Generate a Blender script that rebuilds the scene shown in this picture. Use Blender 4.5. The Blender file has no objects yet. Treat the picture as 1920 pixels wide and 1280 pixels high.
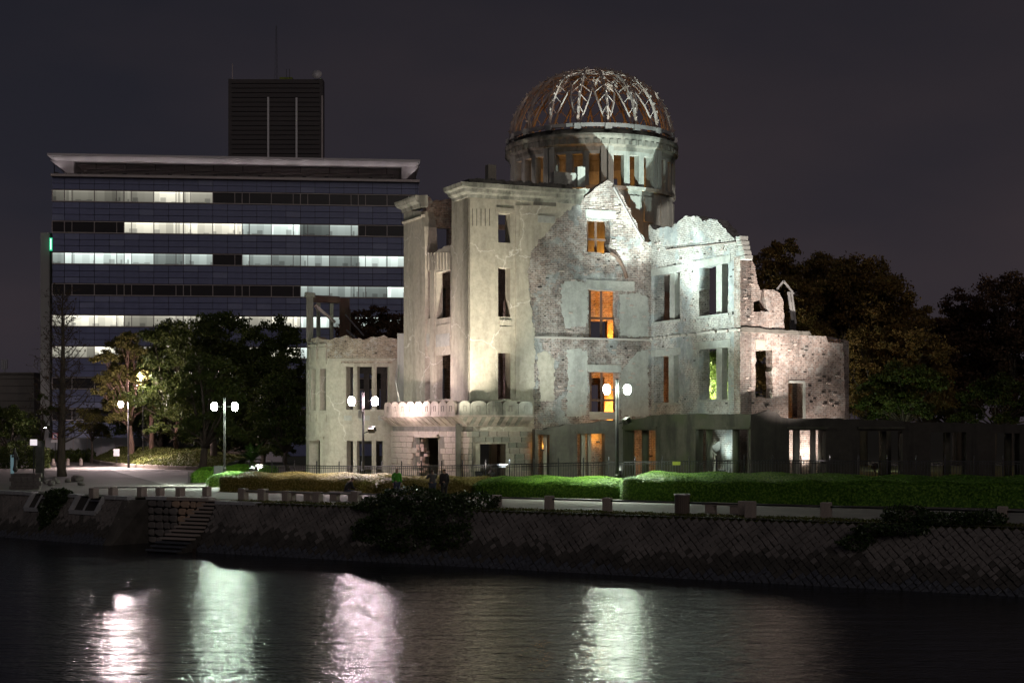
import bpy, bmesh, math, random
import numpy as np
from mathutils import Vector, Matrix
from mathutils.geometry import tessellate_polygon
R = math.radians
random.seed(7)
rng = np.random.default_rng(7)
scene = bpy.context.scene
C = scene.collection

# ---------------------------------------------------------------- camera
F, HZ, ZC = 3000.0, 800.0, 3.9          # focal length in photo pixels, horizon row, eye height
cd = bpy.data.cameras.new('camera'); cam = bpy.data.objects.new('camera', cd); C.objects.link(cam)
cam.location = (0, 0, ZC); cam.rotation_euler = (R(90), 0, 0)
cd.sensor_width = 36.0; cd.lens = 36.0 * F / 1920.0
cd.shift_y = (HZ - 640) / 1920.0
cd.clip_start = 0.5; cd.clip_end = 6000
scene.camera = cam

# ---------------------------------------------------------------- night sky
world = bpy.data.worlds.new('World'); scene.world = world; world.use_nodes = True
nt = world.node_tree; nt.nodes.clear()
wo = nt.nodes.new('ShaderNodeOutputWorld'); bg = nt.nodes.new('ShaderNodeBackground')
tc = nt.nodes.new('ShaderNodeTexCoord'); sx = nt.nodes.new('ShaderNodeSeparateXYZ')
rmp = nt.nodes.new('ShaderNodeValToRGB')
rmp.color_ramp.elements[0].position = 0.0; rmp.color_ramp.elements[0].color = (.0285, .0257, .0325, 1)
rmp.color_ramp.elements[1].position = 0.32; rmp.color_ramp.elements[1].color = (.0162, .0157, .0205, 1)
nz = nt.nodes.new('ShaderNodeTexNoise'); nz.inputs['Scale'].default_value = 3.0; nz.inputs['Detail'].default_value = 4
mp = nt.nodes.new('ShaderNodeMapping'); mp.inputs['Scale'].default_value = (1, 1, 2.5)
ad = nt.nodes.new('ShaderNodeMath'); ad.operation = 'MULTIPLY_ADD'; ad.inputs[1].default_value = .55
rm2 = nt.nodes.new('ShaderNodeValToRGB')
rm2.color_ramp.elements[0].position = .32; rm2.color_ramp.elements[0].color = (.80, .84, .92, 1)
rm2.color_ramp.elements[1].position = .72; rm2.color_ramp.elements[1].color = (1.5, 1.28, 1.17, 1)
mx = nt.nodes.new('ShaderNodeMix'); mx.data_type = 'RGBA'; mx.blend_type = 'MULTIPLY'; mx.inputs['Factor'].default_value = 1
L = nt.links.new
L(tc.outputs['Generated'], sx.inputs[0]); L(sx.outputs['Z'], rmp.inputs[0])
L(tc.outputs['Generated'], mp.inputs[0]); L(mp.outputs[0], nz.inputs['Vector'])
L(sx.outputs['X'], ad.inputs[0]); L(nz.outputs[0], ad.inputs[2]); L(ad.outputs[0], rm2.inputs[0])
L(rmp.outputs[0], mx.inputs['A']); L(rm2.outputs[0], mx.inputs['B'])
L(mx.outputs['Result'], bg.inputs[0]); bg.inputs[1].default_value = 0.96
L(bg.outputs[0], wo.inputs[0])

# very weak glow of the night city from behind the camera
sd = bpy.data.lights.new('sun', 'SUN'); sd.energy = 0.22; sd.angle = R(40); sd.color = (1, .90, .84)
so = bpy.data.objects.new('sun', sd); C.objects.link(so); so.rotation_euler = (R(62), 0, R(14))

scene.view_settings.view_transform = 'Standard'; scene.view_settings.look = 'None'
scene.view_settings.exposure = 0; scene.view_settings.gamma = 1
scene.cycles.use_denoising = True
scene.cycles.max_bounces = 5; scene.cycles.diffuse_bounces = 2; scene.cycles.glossy_bounces = 3
scene.cycles.transparent_max_bounces = 6; scene.cycles.sample_clamp_indirect = 3
scene.cycles.caustics_reflective = False; scene.cycles.caustics_refractive = False

# ---------------------------------------------------------------- helpers: projection
def PX(px, Y): return (px - 960) * Y / F
def PZ(py, Y): return ZC + (HZ - py) * Y / F
def P(px, py, Y): return Vector((PX(px, Y), Y, PZ(py, Y)))
def GY(py, z=0.0): return F * (ZC - z) / (py - HZ)
def G(px, py, z=0.0):
    Y = GY(py, z); return Vector((PX(px, Y), Y, z))
def V2(v): return Vector((v[0], v[1]))
def hit(px, A, B):
    A = V2(A); B = V2(B); d = (B - A).normalized(); k = (px - 960) / F
    return (k * A.y - A.x) / (d.x - k * d.y)
def wp(A, B, px, py):
    A = V2(A); d = (V2(B) - A).normalized(); s = hit(px, A, B)
    return (s, PZ(py, A.y + d.y * s))

# ---------------------------------------------------------------- helpers: materials
MATS = {}
def newmat(name):
    m = bpy.data.materials.new(name); m.use_nodes = True
    t = m.node_tree; t.nodes.clear()
    o = t.nodes.new('ShaderNodeOutputMaterial'); b = t.nodes.new('ShaderNodeBsdfPrincipled')
    t.links.new(b.outputs[0], o.inputs[0]); MATS[name] = m
    return m, t, b
def c4(c): return (c[0], c[1], c[2], 1)
def coord(t, kind, scale):
    n = t.nodes.new('ShaderNodeTexCoord'); mpn = t.nodes.new('ShaderNodeMapping')
    mpn.inputs['Scale'].default_value = scale if hasattr(scale, '__len__') else (scale,) * 3
    t.links.new(n.outputs[kind], mpn.inputs[0]); return mpn.outputs[0]
def noise(t, vec, scale, detail=4, rough=.55, dist=0):
    n = t.nodes.new('ShaderNodeTexNoise'); n.inputs['Scale'].default_value = scale
    n.inputs['Detail'].default_value = detail; n.inputs['Roughness'].default_value = rough; n.inputs['Distortion'].default_value = dist
    t.links.new(vec, n.inputs['Vector']); return n.outputs[0]
def ramp(t, fac, stops):
    n = t.nodes.new('ShaderNodeValToRGB'); e = n.color_ramp.elements
    while len(e) < len(stops): e.new(.5)
    for i, (p, c) in enumerate(stops):
        e[i].position = p; e[i].color = c4(c) if hasattr(c, '__len__') else (c, c, c, 1)
    t.links.new(fac, n.inputs[0]); return n.outputs[0]
def mix(t, fac, a, b, blend='MIX'):
    n = t.nodes.new('ShaderNodeMix'); n.data_type = 'RGBA'; n.blend_type = blend
    for s, v in (('Factor', fac), ('A', a), ('B', b)):
        if hasattr(v, 'is_linked') or hasattr(v, 'node'): t.links.new(v, n.inputs[s])
        else: n.inputs[s].default_value = c4(v) if hasattr(v, '__len__') else v
    return n.outputs['Result']
def bump(t, b, h, strength, dist=.02):
    n = t.nodes.new('ShaderNodeBump'); n.inputs['Strength'].default_value = strength; n.inputs['Distance'].default_value = dist
    t.links.new(h, n.inputs['Height']); t.links.new(n.outputs[0], b.inputs['Normal'])
def simple(name, a, bcol=None, scale=3.0, rough=.8, metal=0, bscale=None, bstr=.3, lo=.35, hi=.65, coords='Object', stretch=(1, 1, 1)):
    m, t, b = newmat(name)
    v = coord(t, coords, stretch)
    if bcol is None: bcol = tuple(x * .7 for x in a)
    t.links.new(ramp(t, noise(t, v, scale), [(lo, a), (hi, bcol)]), b.inputs['Base Color'])
    b.inputs['Roughness'].default_value = rough; b.inputs['Metallic'].default_value = metal
    if bscale: bump(t, b, noise(t, v, bscale, 5), bstr)
    return m
def emit(name, col, strength):
    m, t, b = newmat(name)
    b.inputs['Base Color'].default_value = c4(col); b.inputs['Emission Color'].default_value = c4(col)
    b.inputs['Emission Strength'].default_value = strength; return m

def brickmat(name, c1, c2, mortar, patch, pscale=.35, plo=.5, phi=.56, patchcol2=None, stain=.5, bw=.36, bh=.12):
    m, t, b = newmat(name)
    uv = coord(t, 'UV', 1.0)
    br = t.nodes.new('ShaderNodeTexBrick'); br.offset = .5
    br.inputs['Scale'].default_value = 1.0; br.inputs['Brick Width'].default_value = bw; br.inputs['Row Height'].default_value = bh
    br.inputs['Mortar Size'].default_value = .016; br.inputs['Mortar Smooth'].default_value = .2
    br.inputs['Color1'].default_value = c4(c1); br.inputs['Color2'].default_value = c4(c2); br.inputs['Mortar'].default_value = c4(mortar)
    wob = noise(t, uv, 6, 2)
    vm = t.nodes.new('ShaderNodeVectorMath'); vm.operation = 'SCALE'; vm.inputs[3].default_value = .035
    cc = t.nodes.new('ShaderNodeCombineXYZ'); t.links.new(wob, cc.inputs[0]); t.links.new(wob, cc.inputs[1]); t.links.new(cc.outputs[0], vm.inputs[0])
    va = t.nodes.new('ShaderNodeVectorMath'); t.links.new(uv, va.inputs[0]); t.links.new(vm.outputs[0], va.inputs[1]); t.links.new(va.outputs[0], br.inputs['Vector'])
    col = mix(t, ramp(t, noise(t, uv, 2.5, 6, .7), [(.4, 0), (.7, 1)]), br.outputs['Color'], tuple(min(1, x * 1.5 + .05) for x in c2), 'MIX')
    col = mix(t, .62, br.outputs['Color'], col)
    # dark missing-mortar holes
    holes = ramp(t, noise(t, uv, 5.5, 4, .7), [(.33, 0.05), (.40, .75), (.47, 1)])
    col = mix(t, 1.0, col, holes, 'MULTIPLY')
    # plaster remains
    pm = ramp(t, noise(t, uv, pscale, 9, .68, .3), [(plo, 0), (phi, 1)])
    pc = ramp(t, noise(t, uv, 1.7, 6), [(.35, patch), (.65, patchcol2 or tuple(x * .75 for x in patch))])
    wsh = ramp(t, noise(t, uv, 1.3, 9, .75), [(.52, 0), (.6, 1)])
    col = mix(t, pm, col, pc)
    col = mix(t, wsh, col, mix(t, .55, col, (.62, .61, .58)))
    fk = ramp(t, noise(t, uv, 4.5, 6, .8), [(.58, 0), (.62, .85)])
    col = mix(t, fk, col, (.66, .65, .62))
    st = ramp(t, noise(t, coord(t, 'UV', (.9, .5, 1)), .7, 8, .7), [(.36, 1 - stain), (.58, 1)])
    col = mix(t, 1.0, col, st, 'MULTIPLY')
    t.links.new(col, b.inputs['Base Color']); b.inputs['Roughness'].default_value = .92
    hn = mix(t, pm, br.outputs['Fac'], (0, 0, 0))
    inv = t.nodes.new('ShaderNodeInvert'); t.links.new(hn, inv.inputs['Color'])
    hh = mix(t, .35, inv.outputs[0], noise(t, uv, 9, 5), 'MIX')
    bump(t, b, hh, .9, .06)
    return m

def concrete(name, a, b2, stain, streak=.45, crack=.0, scale=.6, rough=.85, green=None):
    m, t, b = newmat(name)
    v = coord(t, 'Object', 1.0)
    col = ramp(t, noise(t, v, scale, 8, .65), [(.3, a), (.7, b2)])
    sv = coord(t, 'Object', (.8, .8, .16))
    st = ramp(t, noise(t, sv, 1.6, 6, .6), [(.36, 1), (.52, 0)])
    col = mix(t, mix(t, 1.0, st, (streak,) * 3, 'MULTIPLY'), col, stain)
    fine = ramp(t, noise(t, v, 3, 9, .75), [(.3, .72), (.6, 1.06)])
    col = mix(t, 1.0, col, fine, 'MULTIPLY')
    if green:
        gm = ramp(t, noise(t, v, .5, 5), [(.45, 0), (.62, .8)]); col = mix(t, gm, col, green)
    if crack:
        vo = t.nodes.new('ShaderNodeTexVoronoi'); vo.feature = 'DISTANCE_TO_EDGE'; vo.inputs['Scale'].default_value = .16
        dv = t.nodes.new('ShaderNodeVectorMath'); nn = t.nodes.new('ShaderNodeTexNoise'); nn.inputs['Scale'].default_value = 1.1; nn.inputs['Detail'].default_value = 5
        sc = t.nodes.new('ShaderNodeVectorMath'); sc.operation = 'SCALE'; sc.inputs[3].default_value = 1.4
        t.links.new(v, nn.inputs['Vector']); t.links.new(nn.outputs['Color'], sc.inputs[0]); t.links.new(sc.outputs[0], dv.inputs[1]); t.links.new(v, dv.inputs[0])
        t.links.new(dv.outputs[0], vo.inputs['Vector'])
        cr = ramp(t, vo.outputs['Distance'], [(.002, crack), (.005, 0)])
        col = mix(t, cr, col, (.75, .72, .66))
    t.links.new(col, b.inputs['Base Color']); b.inputs['Roughness'].default_value = rough
    bump(t, b, noise(t, v, 5, 7, .7), .35, .03)
    return m

def leafmat(name, a, b2, c3=None, rough=.5, scale=.7, trans=.25):
    m, t, b = newmat(name)
    v = coord(t, 'Object', 1.0)
    f = noise(t, v, scale, 2); g = noise(t, v, 9.0, 1)
    col = ramp(t, f, [(.35, a), (.65, b2)])
    if c3: col = mix(t, ramp(t, g, [(.5, 0), (.62, 1)]), col, c3)
    col = mix(t, 1.0, col, ramp(t, g, [(.3, .55), (.7, 1.25)]), 'MULTIPLY')
    t.links.new(col, b.inputs['Base Color']); b.inputs['Roughness'].default_value = rough
    b.inputs['Specular IOR Level'].default_value = .3
    o = [n for n in t.nodes if n.type == 'OUTPUT_MATERIAL'][0]
    tr = t.nodes.new('ShaderNodeBsdfTranslucent'); t.links.new(col, tr.inputs['Color'])
    ms = t.nodes.new('ShaderNodeMixShader'); ms.inputs[0].default_value = trans
    t.links.new(b.outputs[0], ms.inputs[1]); t.links.new(tr.outputs[0], ms.inputs[2]); t.links.new(ms.outputs[0], o.inputs[0])
    return m

brickmat('brick', (.37, .27, .23), (.46, .40, .36), (.07, .065, .06), (.40, .41, .40), plo=.54, phi=.57, stain=.6)
brickmat('brick_bare', (.42, .29, .24), (.50, .41, .36), (.13, .12, .11), (.38, .35, .32), plo=.60, phi=.68, stain=.55)
brickmat('brick_pale', (.45, .40, .36), (.55, .52, .48), (.12, .12, .11), (.44, .47, .47), plo=.50, phi=.56, stain=.4)
brickmat('brick_inner', (.40, .24, .16), (.46, .32, .22), (.12, .10, .08), (.40, .36, .30), plo=.62, phi=.7, stain=.4)
brickmat('brick_wing', (.36, .27, .2), (.46, .38, .3), (.16, .14, .11), (.42, .40, .35), plo=.62, phi=.7, stain=.3)
concrete('plaster', (.50, .455, .37), (.43, .395, .325), (.22, .20, .165), .42, crack=.8)
concrete('plaster_cool', (.46, .46, .42), (.40, .40, .37), (.22, .22, .2), .4, crack=.25)
concrete('plaster_drum', (.46, .47, .42), (.38, .39, .35), (.13, .13, .11), .55, crack=.0)
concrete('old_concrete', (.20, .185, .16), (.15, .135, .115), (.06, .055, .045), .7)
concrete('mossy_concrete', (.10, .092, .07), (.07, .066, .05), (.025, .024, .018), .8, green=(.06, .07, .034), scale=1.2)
concrete('dark_concrete', (.06, .05, .044), (.042, .036, .032), (.018, .016, .014), .8, scale=1.2)  # dark brown-black concrete for the right stretch of the low wall
concrete('ledge_concrete', (.34, .33, .28), (.2, .2, .17), (.06, .06, .05), .8, scale=1.8)
concrete('porch_stone', (.48, .41, .35), (.38, .33, .28), (.16, .14, .12), .6, scale=1.2)
simple('rust_dark', (.13, .075, .05), (.08, .05, .04), 2, .8)
simple('rust', (.42, .32, .27), (.56, .50, .47), 1.2, .6, .0, 8, .3)
simple('dark_steel', (.035, .035, .04), (.06, .055, .05), 2, .45, .6)
simple('pale_steel', (.5, .48, .46), (.34, .32, .31), 2, .4, .6)
simple('grey_pole', (.10, .09, .09), (.15, .13, .13), 2, .45, .2)
simple('fence_iron', (.03, .03, .034), (.06, .06, .065), 3, .35, .5)
simple('granite', (.42, .34, .29), (.33, .28, .25), 7, .8, 0, 25, .3)
simple('revetment_stone', (.225, .197, .182), (.115, .102, .095), .8, .85, 0, 9, .5)
simple('revetment_backing', (.05, .045, .04), None, 2, .95)
simple('wet_stone', (.07, .075, .085), (.11, .115, .13), 3, .35, 0, 14, .5)
simple('coping', (.45, .44, .45), (.36, .36, .37), 2, .8, 0, 9, .2)
simple('warm_lit_stone', (.50, .34, .24), (.40, .28, .20), 2, .85, 0, 8, .4)
simple('paving', (.20, .178, .165), (.155, .14, .13), .7, .8, 0, 20, .15)
simple('pale_ground', (.55, .50, .48), (.45, .41, .40), .9, .75, 0, 20, .15)
simple('soil', (.07, .065, .035), (.05, .05, .03), 1, .95, 0, 10, .4)
simple('turf', (.11, .12, .03), (.16, .14, .045), 1.5, .95, 0, 25, .6)
simple('bark', (.10, .075, .055), (.06, .048, .038), 3, .9, 0, 9, .8, stretch=(3, 3, .6))
simple('bark_red', (.22, .13, .09), (.13, .085, .065), 3, .9, 0, 9, .8, stretch=(3, 3, .6))
simple('office_panel', (.20, .22, .38), (.165, .18, .32), .9, .32, .0)
simple('office_panel_light', (.27, .29, .46), (.23, .25, .40), .9, .3, .0)
simple('office_white', (.72, .66, .68), (.66, .6, .62), .3, .6)
simple('office_frame', (.48, .42, .41), (.42, .36, .35), 1, .5, .2)
simple('office_grey', (.40, .39, .38), (.34, .33, .32), .4, .8, stretch=(1, 1, .2))
simple('office_dark', (.05, .045, .045), (.04, .036, .036), .4, .7)
simple('louver', (.09, .075, .075), (.07, .06, .06), .5, .6, .2)
simple('dark_glass', (.03, .028, .03), (.05, .045, .045), .4, .15)
simple('hoarding', (.42, .42, .44), (.36, .36, .38), .6, .6)
simple('tile_wall', (.22, .2, .18), (.18, .165, .15), .5, .8)
simple('skin', (.45, .28, .2), None, 5, .6)
simple('hair', (.015, .012, .01), None, 5, .6)
simple('green_cloth', (.10, .42, .03), (.07, .33, .02), 6, .8)
simple('grey_cloth', (.15, .15, .14), (.10, .10, .10), 6, .9)
simple('dark_cloth', (.05, .045, .045), (.03, .03, .03), 6, .9)
simple('denim', (.08, .09, .13), (.05, .06, .09), 6, .9)
simple('white_board', (.75, .72, .73), (.68, .66, .66), 3, .6)
simple('sign_red', (.55, .03, .02), None, 3, .5)
simple('sign_blue', (.05, .12, .5), None, 3, .5)
simple('sign_yellowgreen', (.25, .3, .03), None, 3, .6)
simple('bronze', (.05, .05, .045), (.09, .085, .075), 3, .5, .5)
simple('wood_slat', (.2, .15, .12), (.14, .11, .09), 4, .7)
leafmat('leaf_hedge', (.085, .21, .016), (.11, .26, .022), (.17, .30, .035), .5, .8)
leafmat('leaf_hedge_olive', (.24, .22, .04), (.30, .25, .06), (.34, .28, .10), .6, .8)
leafmat('leaf_azalea', (.09, .10, .025), (.13, .12, .03), (.12, .15, .04), .6, .8)
leafmat('leaf_dark', (.06, .095, .02), (.08, .11, .026), (.11, .12, .03), .45, .5)
leafmat('leaf_autumn', (.22, .135, .04), (.15, .13, .036), (.27, .16, .055), .55, .35)
leafmat('leaf_red', (.11, .06, .035), (.08, .05, .03), (.14, .075, .045), .55, .5)
leafmat('leaf_gold', (.15, .135, .033), (.11, .11, .028), (.20, .17, .05), .55, .5)
leafmat('leaf_fresh', (.12, .20, .03), (.16, .25, .04), (.22, .3, .08), .5, .8)
leafmat('leaf_gloss', (.03, .055, .016), (.04, .07, .02), (.06, .085, .03), .3, .8, .1)
leafmat('leaf_brown', (.09, .055, .03), (.07, .045, .028), None, .7, .8)
leafmat('leaf_palm', (.04, .08, .015), (.05, .10, .02), None, .4, .8)

# ---------------------------------------------------------------- helpers: objects
def place(o, parent):
    if parent is not None:
        o.parent = parent
        o.matrix_parent_inverse = WM[parent.name].inverted()
WM = {}
def thing(name, label, cat, loc=(0, 0, 0), group=None):
    o = bpy.data.objects.new(name, None); C.objects.link(o); o.location = Vector(loc); o.empty_display_size = .3
    o['label'] = label; o['category'] = cat
    if group: o['group'] = group
    WM[o.name] = Matrix.Translation(Vector(loc)); return o
def tag(o, label, cat, group=None):
    o['label'] = label; o['category'] = cat
    if group: o['group'] = group
    return o
def empty(name, parent, loc=None):
    o = bpy.data.objects.new(name, None); C.objects.link(o)
    W = Matrix.Translation(Vector(loc)) if loc is not None else WM[parent.name].copy()
    o.parent = parent; o.matrix_parent_inverse = WM[parent.name].inverted(); o.matrix_basis = W; WM[o.name] = W
    return o
def link(name, me, mat, parent=None, M=None):
    if not me.materials and mat: me.materials.append(MATS[mat])
    o = bpy.data.objects.new(name, me); C.objects.link(o)
    W = M if M is not None else Matrix.Identity(4)
    o.matrix_basis = W; WM[o.name] = W
    place(o, parent); return o

class MB:
    def __init__(s): s.v = []; s.f = []; s.uv = []
    def face(s, pts, uv=None):
        i = len(s.v); s.v += [tuple(p) for p in pts]; s.f.append(tuple(range(i, i + len(pts)))); s.uv.append(uv)
    def hexa(s, b, t):           # bottom 4 ccw, top 4
        i = len(s.v); s.v += [tuple(p) for p in b] + [tuple(p) for p in t]
        for q in ((3, 2, 1, 0), (4, 5, 6, 7), (0, 1, 5, 4), (1, 2, 6, 5), (2, 3, 7, 6), (3, 0, 4, 7)):
            s.f.append(tuple(i + k for k in q)); s.uv.append(None)
        return s
    def box(s, x0, x1, y0, y1, z0, z1):
        return s.hexa([(x0, y0, z0), (x1, y0, z0), (x1, y1, z0), (x0, y1, z0)], [(x0, y0, z1), (x1, y0, z1), (x1, y1, z1), (x0, y1, z1)])
    def obox(s, c, ex, ey, z0, z1, hx, hy):      # oriented in plan: centre c, unit axes ex, ey
        c = V2(c); ex = V2(ex); ey = V2(ey)
        q = [c - ex * hx - ey * hy, c + ex * hx - ey * hy, c + ex * hx + ey * hy, c - ex * hx + ey * hy]
        return s.hexa([(p.x, p.y, z0) for p in q], [(p.x, p.y, z1) for p in q])
    def bar(s, a, b, w, h=None, up=(0, 0, 1)):
        a = Vector(a); b = Vector(b); d = (b - a).normalized(); h = h or w
        u = Vector(up)
        if abs(d.dot(u)) > .98: u = Vector((0, 1, 0))
        x = d.cross(u).normalized(); y = x.cross(d)
        q = [(-1, -1), (1, -1), (1, 1), (-1, 1)]
        return s.hexa([a + x * (i * w / 2) + y * (j * h / 2) for i, j in q], [b + x * (i * w / 2) + y * (j * h / 2) for i, j in q])
    def tube(s, pts, rad, n=6, cap=True):
        pts = [Vector(p) for p in pts]; rad = rad if hasattr(rad, '__len__') else [rad] * len(pts)
        base = len(s.v); ref = Vector((0.31, .87, .39))
        for k, p in enumerate(pts):
            d = (pts[min(k + 1, len(pts) - 1)] - pts[max(k - 1, 0)]).normalized()
            x = d.cross(ref)
            if x.length < .05: x = d.cross(Vector((1, 0, 0)))
            x.normalize(); y = d.cross(x)
            for j in range(n):
                a = 2 * math.pi * j / n; s.v.append(tuple(p + (x * math.cos(a) + y * math.sin(a)) * rad[k]))
        for k in range(len(pts) - 1):
            for j in range(n):
                a = base + k * n + j; b = base + k * n + (j + 1) % n
                s.f.append((a, b, b + n, a + n)); s.uv.append(None)
        if cap:
            s.f.append(tuple(base + j for j in reversed(range(n)))); s.uv.append(None)
            s.f.append(tuple(base + (len(pts) - 1) * n + j for j in range(n))); s.uv.append(None)
        return s
    def lathe(s, c, prof, n=16):   # prof list of (r,z)
        base = len(s.v); c = Vector(c)
        for r, z in prof:
            for j in range(n):
                a = 2 * math.pi * j / n; s.v.append((c.x + r * math.cos(a), c.y + r * math.sin(a), c.z + z))
        for k in range(len(prof) - 1):
            for j in range(n):
                a = base + k * n + j; b = base + k * n + (j + 1) % n
                s.f.append((a, b, b + n, a + n)); s.uv.append(None)
        s.f.append(tuple(base + j for j in reversed(range(n)))); s.uv.append(None)
        s.f.append(tuple(base + (len(prof) - 1) * n + j for j in range(n))); s.uv.append(None)
        return s
    def mesh(s, name, mat=None, smooth=False):
        me = bpy.data.meshes.new(name); me.from_pydata(s.v, [], s.f)
        if any(u is not None for u in s.uv):
            ul = me.uv_layers.new(name='UVMap'); d = []
            for f, u in zip(s.f, s.uv):
                for k in range(len(f)): d += list(u[k]) if u else [s.v[f[k]][0] + s.v[f[k]][1], s.v[f[k]][2]]
            ul.data.foreach_set('uv', d)
        if smooth: me.polygons.foreach_set('use_smooth', [True] * len(me.polygons))
        if mat: me.materials.append(MATS[mat])
        me.update(); return me
    def build(s, name, mat, parent=None, smooth=False, M=None):
        return link(name, s.mesh(name, mat, smooth), mat, parent, M)

def recalc(o):
    bm = bmesh.new(); bm.from_mesh(o.data); bmesh.ops.remove_doubles(bm, verts=bm.verts, dist=1e-5)
    bmesh.ops.recalc_face_normals(bm, faces=bm.faces); bm.to_mesh(o.data); bm.free(); return o

def jag(pts, i0, i1, step=.22, amp=.09):
    """break up the outline between vertices i0..i1 into brick-sized steps"""
    out = []
    n = len(pts)
    for i in range(n):
        a = pts[i]; b = pts[(i + 1) % n]; out.append(a)
        if i0 <= i < i1:
            ln = math.hypot(b[0] - a[0], b[1] - a[1]); k = max(1, int(ln / step))
            for j in range(1, k):
                f = (j + random.uniform(-.25, .25)) / k
                out.append((a[0] + (b[0] - a[0]) * f + random.uniform(-amp, amp), a[1] + (b[1] - a[1]) * f + random.uniform(-amp, amp)))
    return out

def polywall(name, A, B, outline, holes, thick, mat, parent, off=0.0):
    """solid wall on the line A->B (plan), outline/holes in (s,z); thickness goes away from the viewer's side"""
    A = V2(A); d = (V2(B) - A).normalized(); nb = Vector((-d.y, d.x))
    loops = [list(outline)] + [list(h) for h in holes]
    tri = tessellate_polygon([[Vector((p[0], p[1], 0)) for p in l] for l in loops])
    flat = [p for l in loops for p in l]
    mb = MB()
    def w(p, o):
        q = A + d * p[0] + nb * o; return (q.x, q.y, p[1])
    N = len(flat)
    mb.v = [w(p, off) for p in flat] + [w(p, off + thick) for p in flat]
    for t in tri:
        a, b, c = (flat[k] for k in t)
        ar = (b[0] - a[0]) * (c[1] - a[1]) - (b[1] - a[1]) * (c[0] - a[0])
        if abs(ar) < 1e-9: continue
        t = tuple(t) if ar > 0 else tuple(reversed(t))
        mb.f.append(t); mb.uv.append([flat[k] for k in t])
        r = tuple(k + N for k in reversed(t)); mb.f.append(r); mb.uv.append([flat[k - N] for k in r])
    i = 0
    for l in loops:
        n = len(l)
        area = sum(l[k][0] * l[(k + 1) % n][1] - l[(k + 1) % n][0] * l[k][1] for k in range(n))
        outer = (i == 0)
        for k in range(n):
            a = i + k; b = i + (k + 1) % n
            q = (a, b, b + N, a + N)
            ccw = area > 0
            if (ccw and not outer) or (not ccw and outer): q = tuple(reversed(q))
            # uv for jambs: run thickness as u
            def uvp(idx):
                base = flat[idx % N]; return (base[0] + (thick if idx >= N else 0), base[1])
            q = tuple(reversed(q)); mb.f.append(q); mb.uv.append([uvp(x) for x in q])
        i += n
    return mb.build(name, mat, parent)

def rect(A, B, px0, px1, py0, py1):
    s0 = hit(px0, A, B); s1 = hit(px1, A, B)
    Aa = V2(A); d = (V2(B) - Aa).normalized(); Y = Aa.y + d.y * (s0 + s1) / 2
    z0 = PZ(py1, Y); z1 = PZ(py0, Y)
    return [(s0, z0), (s1, z0), (s1, z1), (s0, z1)]
def outl(A, B, pts): return [wp(A, B, x, y) for x, y in pts]
def rough_rect(h, amp=.04, step=.5):
    return jag(h, 0, 4, step, amp)

class Path:
    def __init__(s, pts):
        s.p = [V2(p) for p in pts]; s.s = [0]
        for a, b in zip(s.p, s.p[1:]): s.s.append(s.s[-1] + (b - a).length)
        s.len = s.s[-1]
    def at(s, t):
        t = min(max(t, 0), s.len - 1e-6)
        for k in range(len(s.p) - 1):
            if t <= s.s[k + 1]:
                f = (t - s.s[k]) / (s.s[k + 1] - s.s[k]); return s.p[k].lerp(s.p[k + 1], f)
        return s.p[-1]
    def tan(s, t, e=.05):
        return (s.at(t + e) - s.at(t - e)).normalized()
    def nout(s, t, e=.05):           # outward = towards viewer for a left-to-right path
        d = s.tan(t, e); return Vector((d.y, -d.x))
    def find_px(s, px):
        best = None; pr = None
        for k in range(401):
            t = s.len * k / 400; q = s.at(t); v = 960 + q.x / q.y * F - px
            if pr is not None and pr[1] * v <= 0:
                return t
            if best is None or abs(v) < best[1]: best = (t, abs(v))
            pr = (t, v)
        return best[0]

def pathwall(name, path, thick, z0, ztop, holes, mat, parent, ds=.5, off=0.0, top=None):
    ss = {0.0, path.len}
    k = max(2, int(path.len / ds))
    for j in range(k + 1): ss.add(round(path.len * j / k, 4))
    zz = {z0, ztop}
    for a, b, c, d in holes: ss |= {round(a, 4), round(b, 4)}; zz |= {round(c, 4), round(d, 4)}
    ss = sorted(x for x in ss if 0 <= x <= path.len); zz = sorted(zz)
    ns, nzv = len(ss), len(zz)
    mb = MB()
    for o in (0, 1):
        for x in ss:
            q = path.at(x); n = path.nout(x); q = q + n * (off - o * thick)
            for j, z in enumerate(zz):
                zt = z if not (top and j == nzv - 1) else top(x)
                mb.v.append((q.x, q.y, zt))
    def idx(o, i, j): return o * ns * nzv + i * nzv + j
    def op(i, j):
        if not (0 <= i < ns - 1 and 0 <= j < nzv - 1): return True
        xm = (ss[i] + ss[i + 1]) / 2; zm = (zz[j] + zz[j + 1]) / 2
        return any(a < xm < b and c < zm < d for a, b, c, d in holes)
    def uv(i, j, e=0): return (ss[i] + e, zz[j])
    for i in range(ns - 1):
        for j in range(nzv - 1):
            if op(i, j): continue
            mb.f.append((idx(0, i, j), idx(0, i + 1, j), idx(0, i + 1, j + 1), idx(0, i, j + 1))); mb.uv.append([uv(i, j), uv(i + 1, j), uv(i + 1, j + 1), uv(i, j + 1)])
            mb.f.append((idx(1, i, j + 1), idx(1, i + 1, j + 1), idx(1, i + 1, j), idx(1, i, j))); mb.uv.append([uv(i, j + 1), uv(i + 1, j + 1), uv(i + 1, j), uv(i, j)])
            for (di, dj, e0, e1) in ((-1, 0, (i, j + 1), (i, j)), (1, 0, (i + 1, j), (i + 1, j + 1)), (0, -1, (i, j), (i + 1, j)), (0, 1, (i + 1, j + 1), (i, j + 1))):
                if op(i + di, j + dj):
                    a, b = e0, e1
                    mb.f.append((idx(0, *b), idx(0, *a), idx(1, *a), idx(1, *b))); mb.uv.append([uv(*b), uv(*a), uv(a[0], a[1], thick), uv(b[0], b[1], thick)])
    return mb.build(name, mat, parent)

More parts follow.
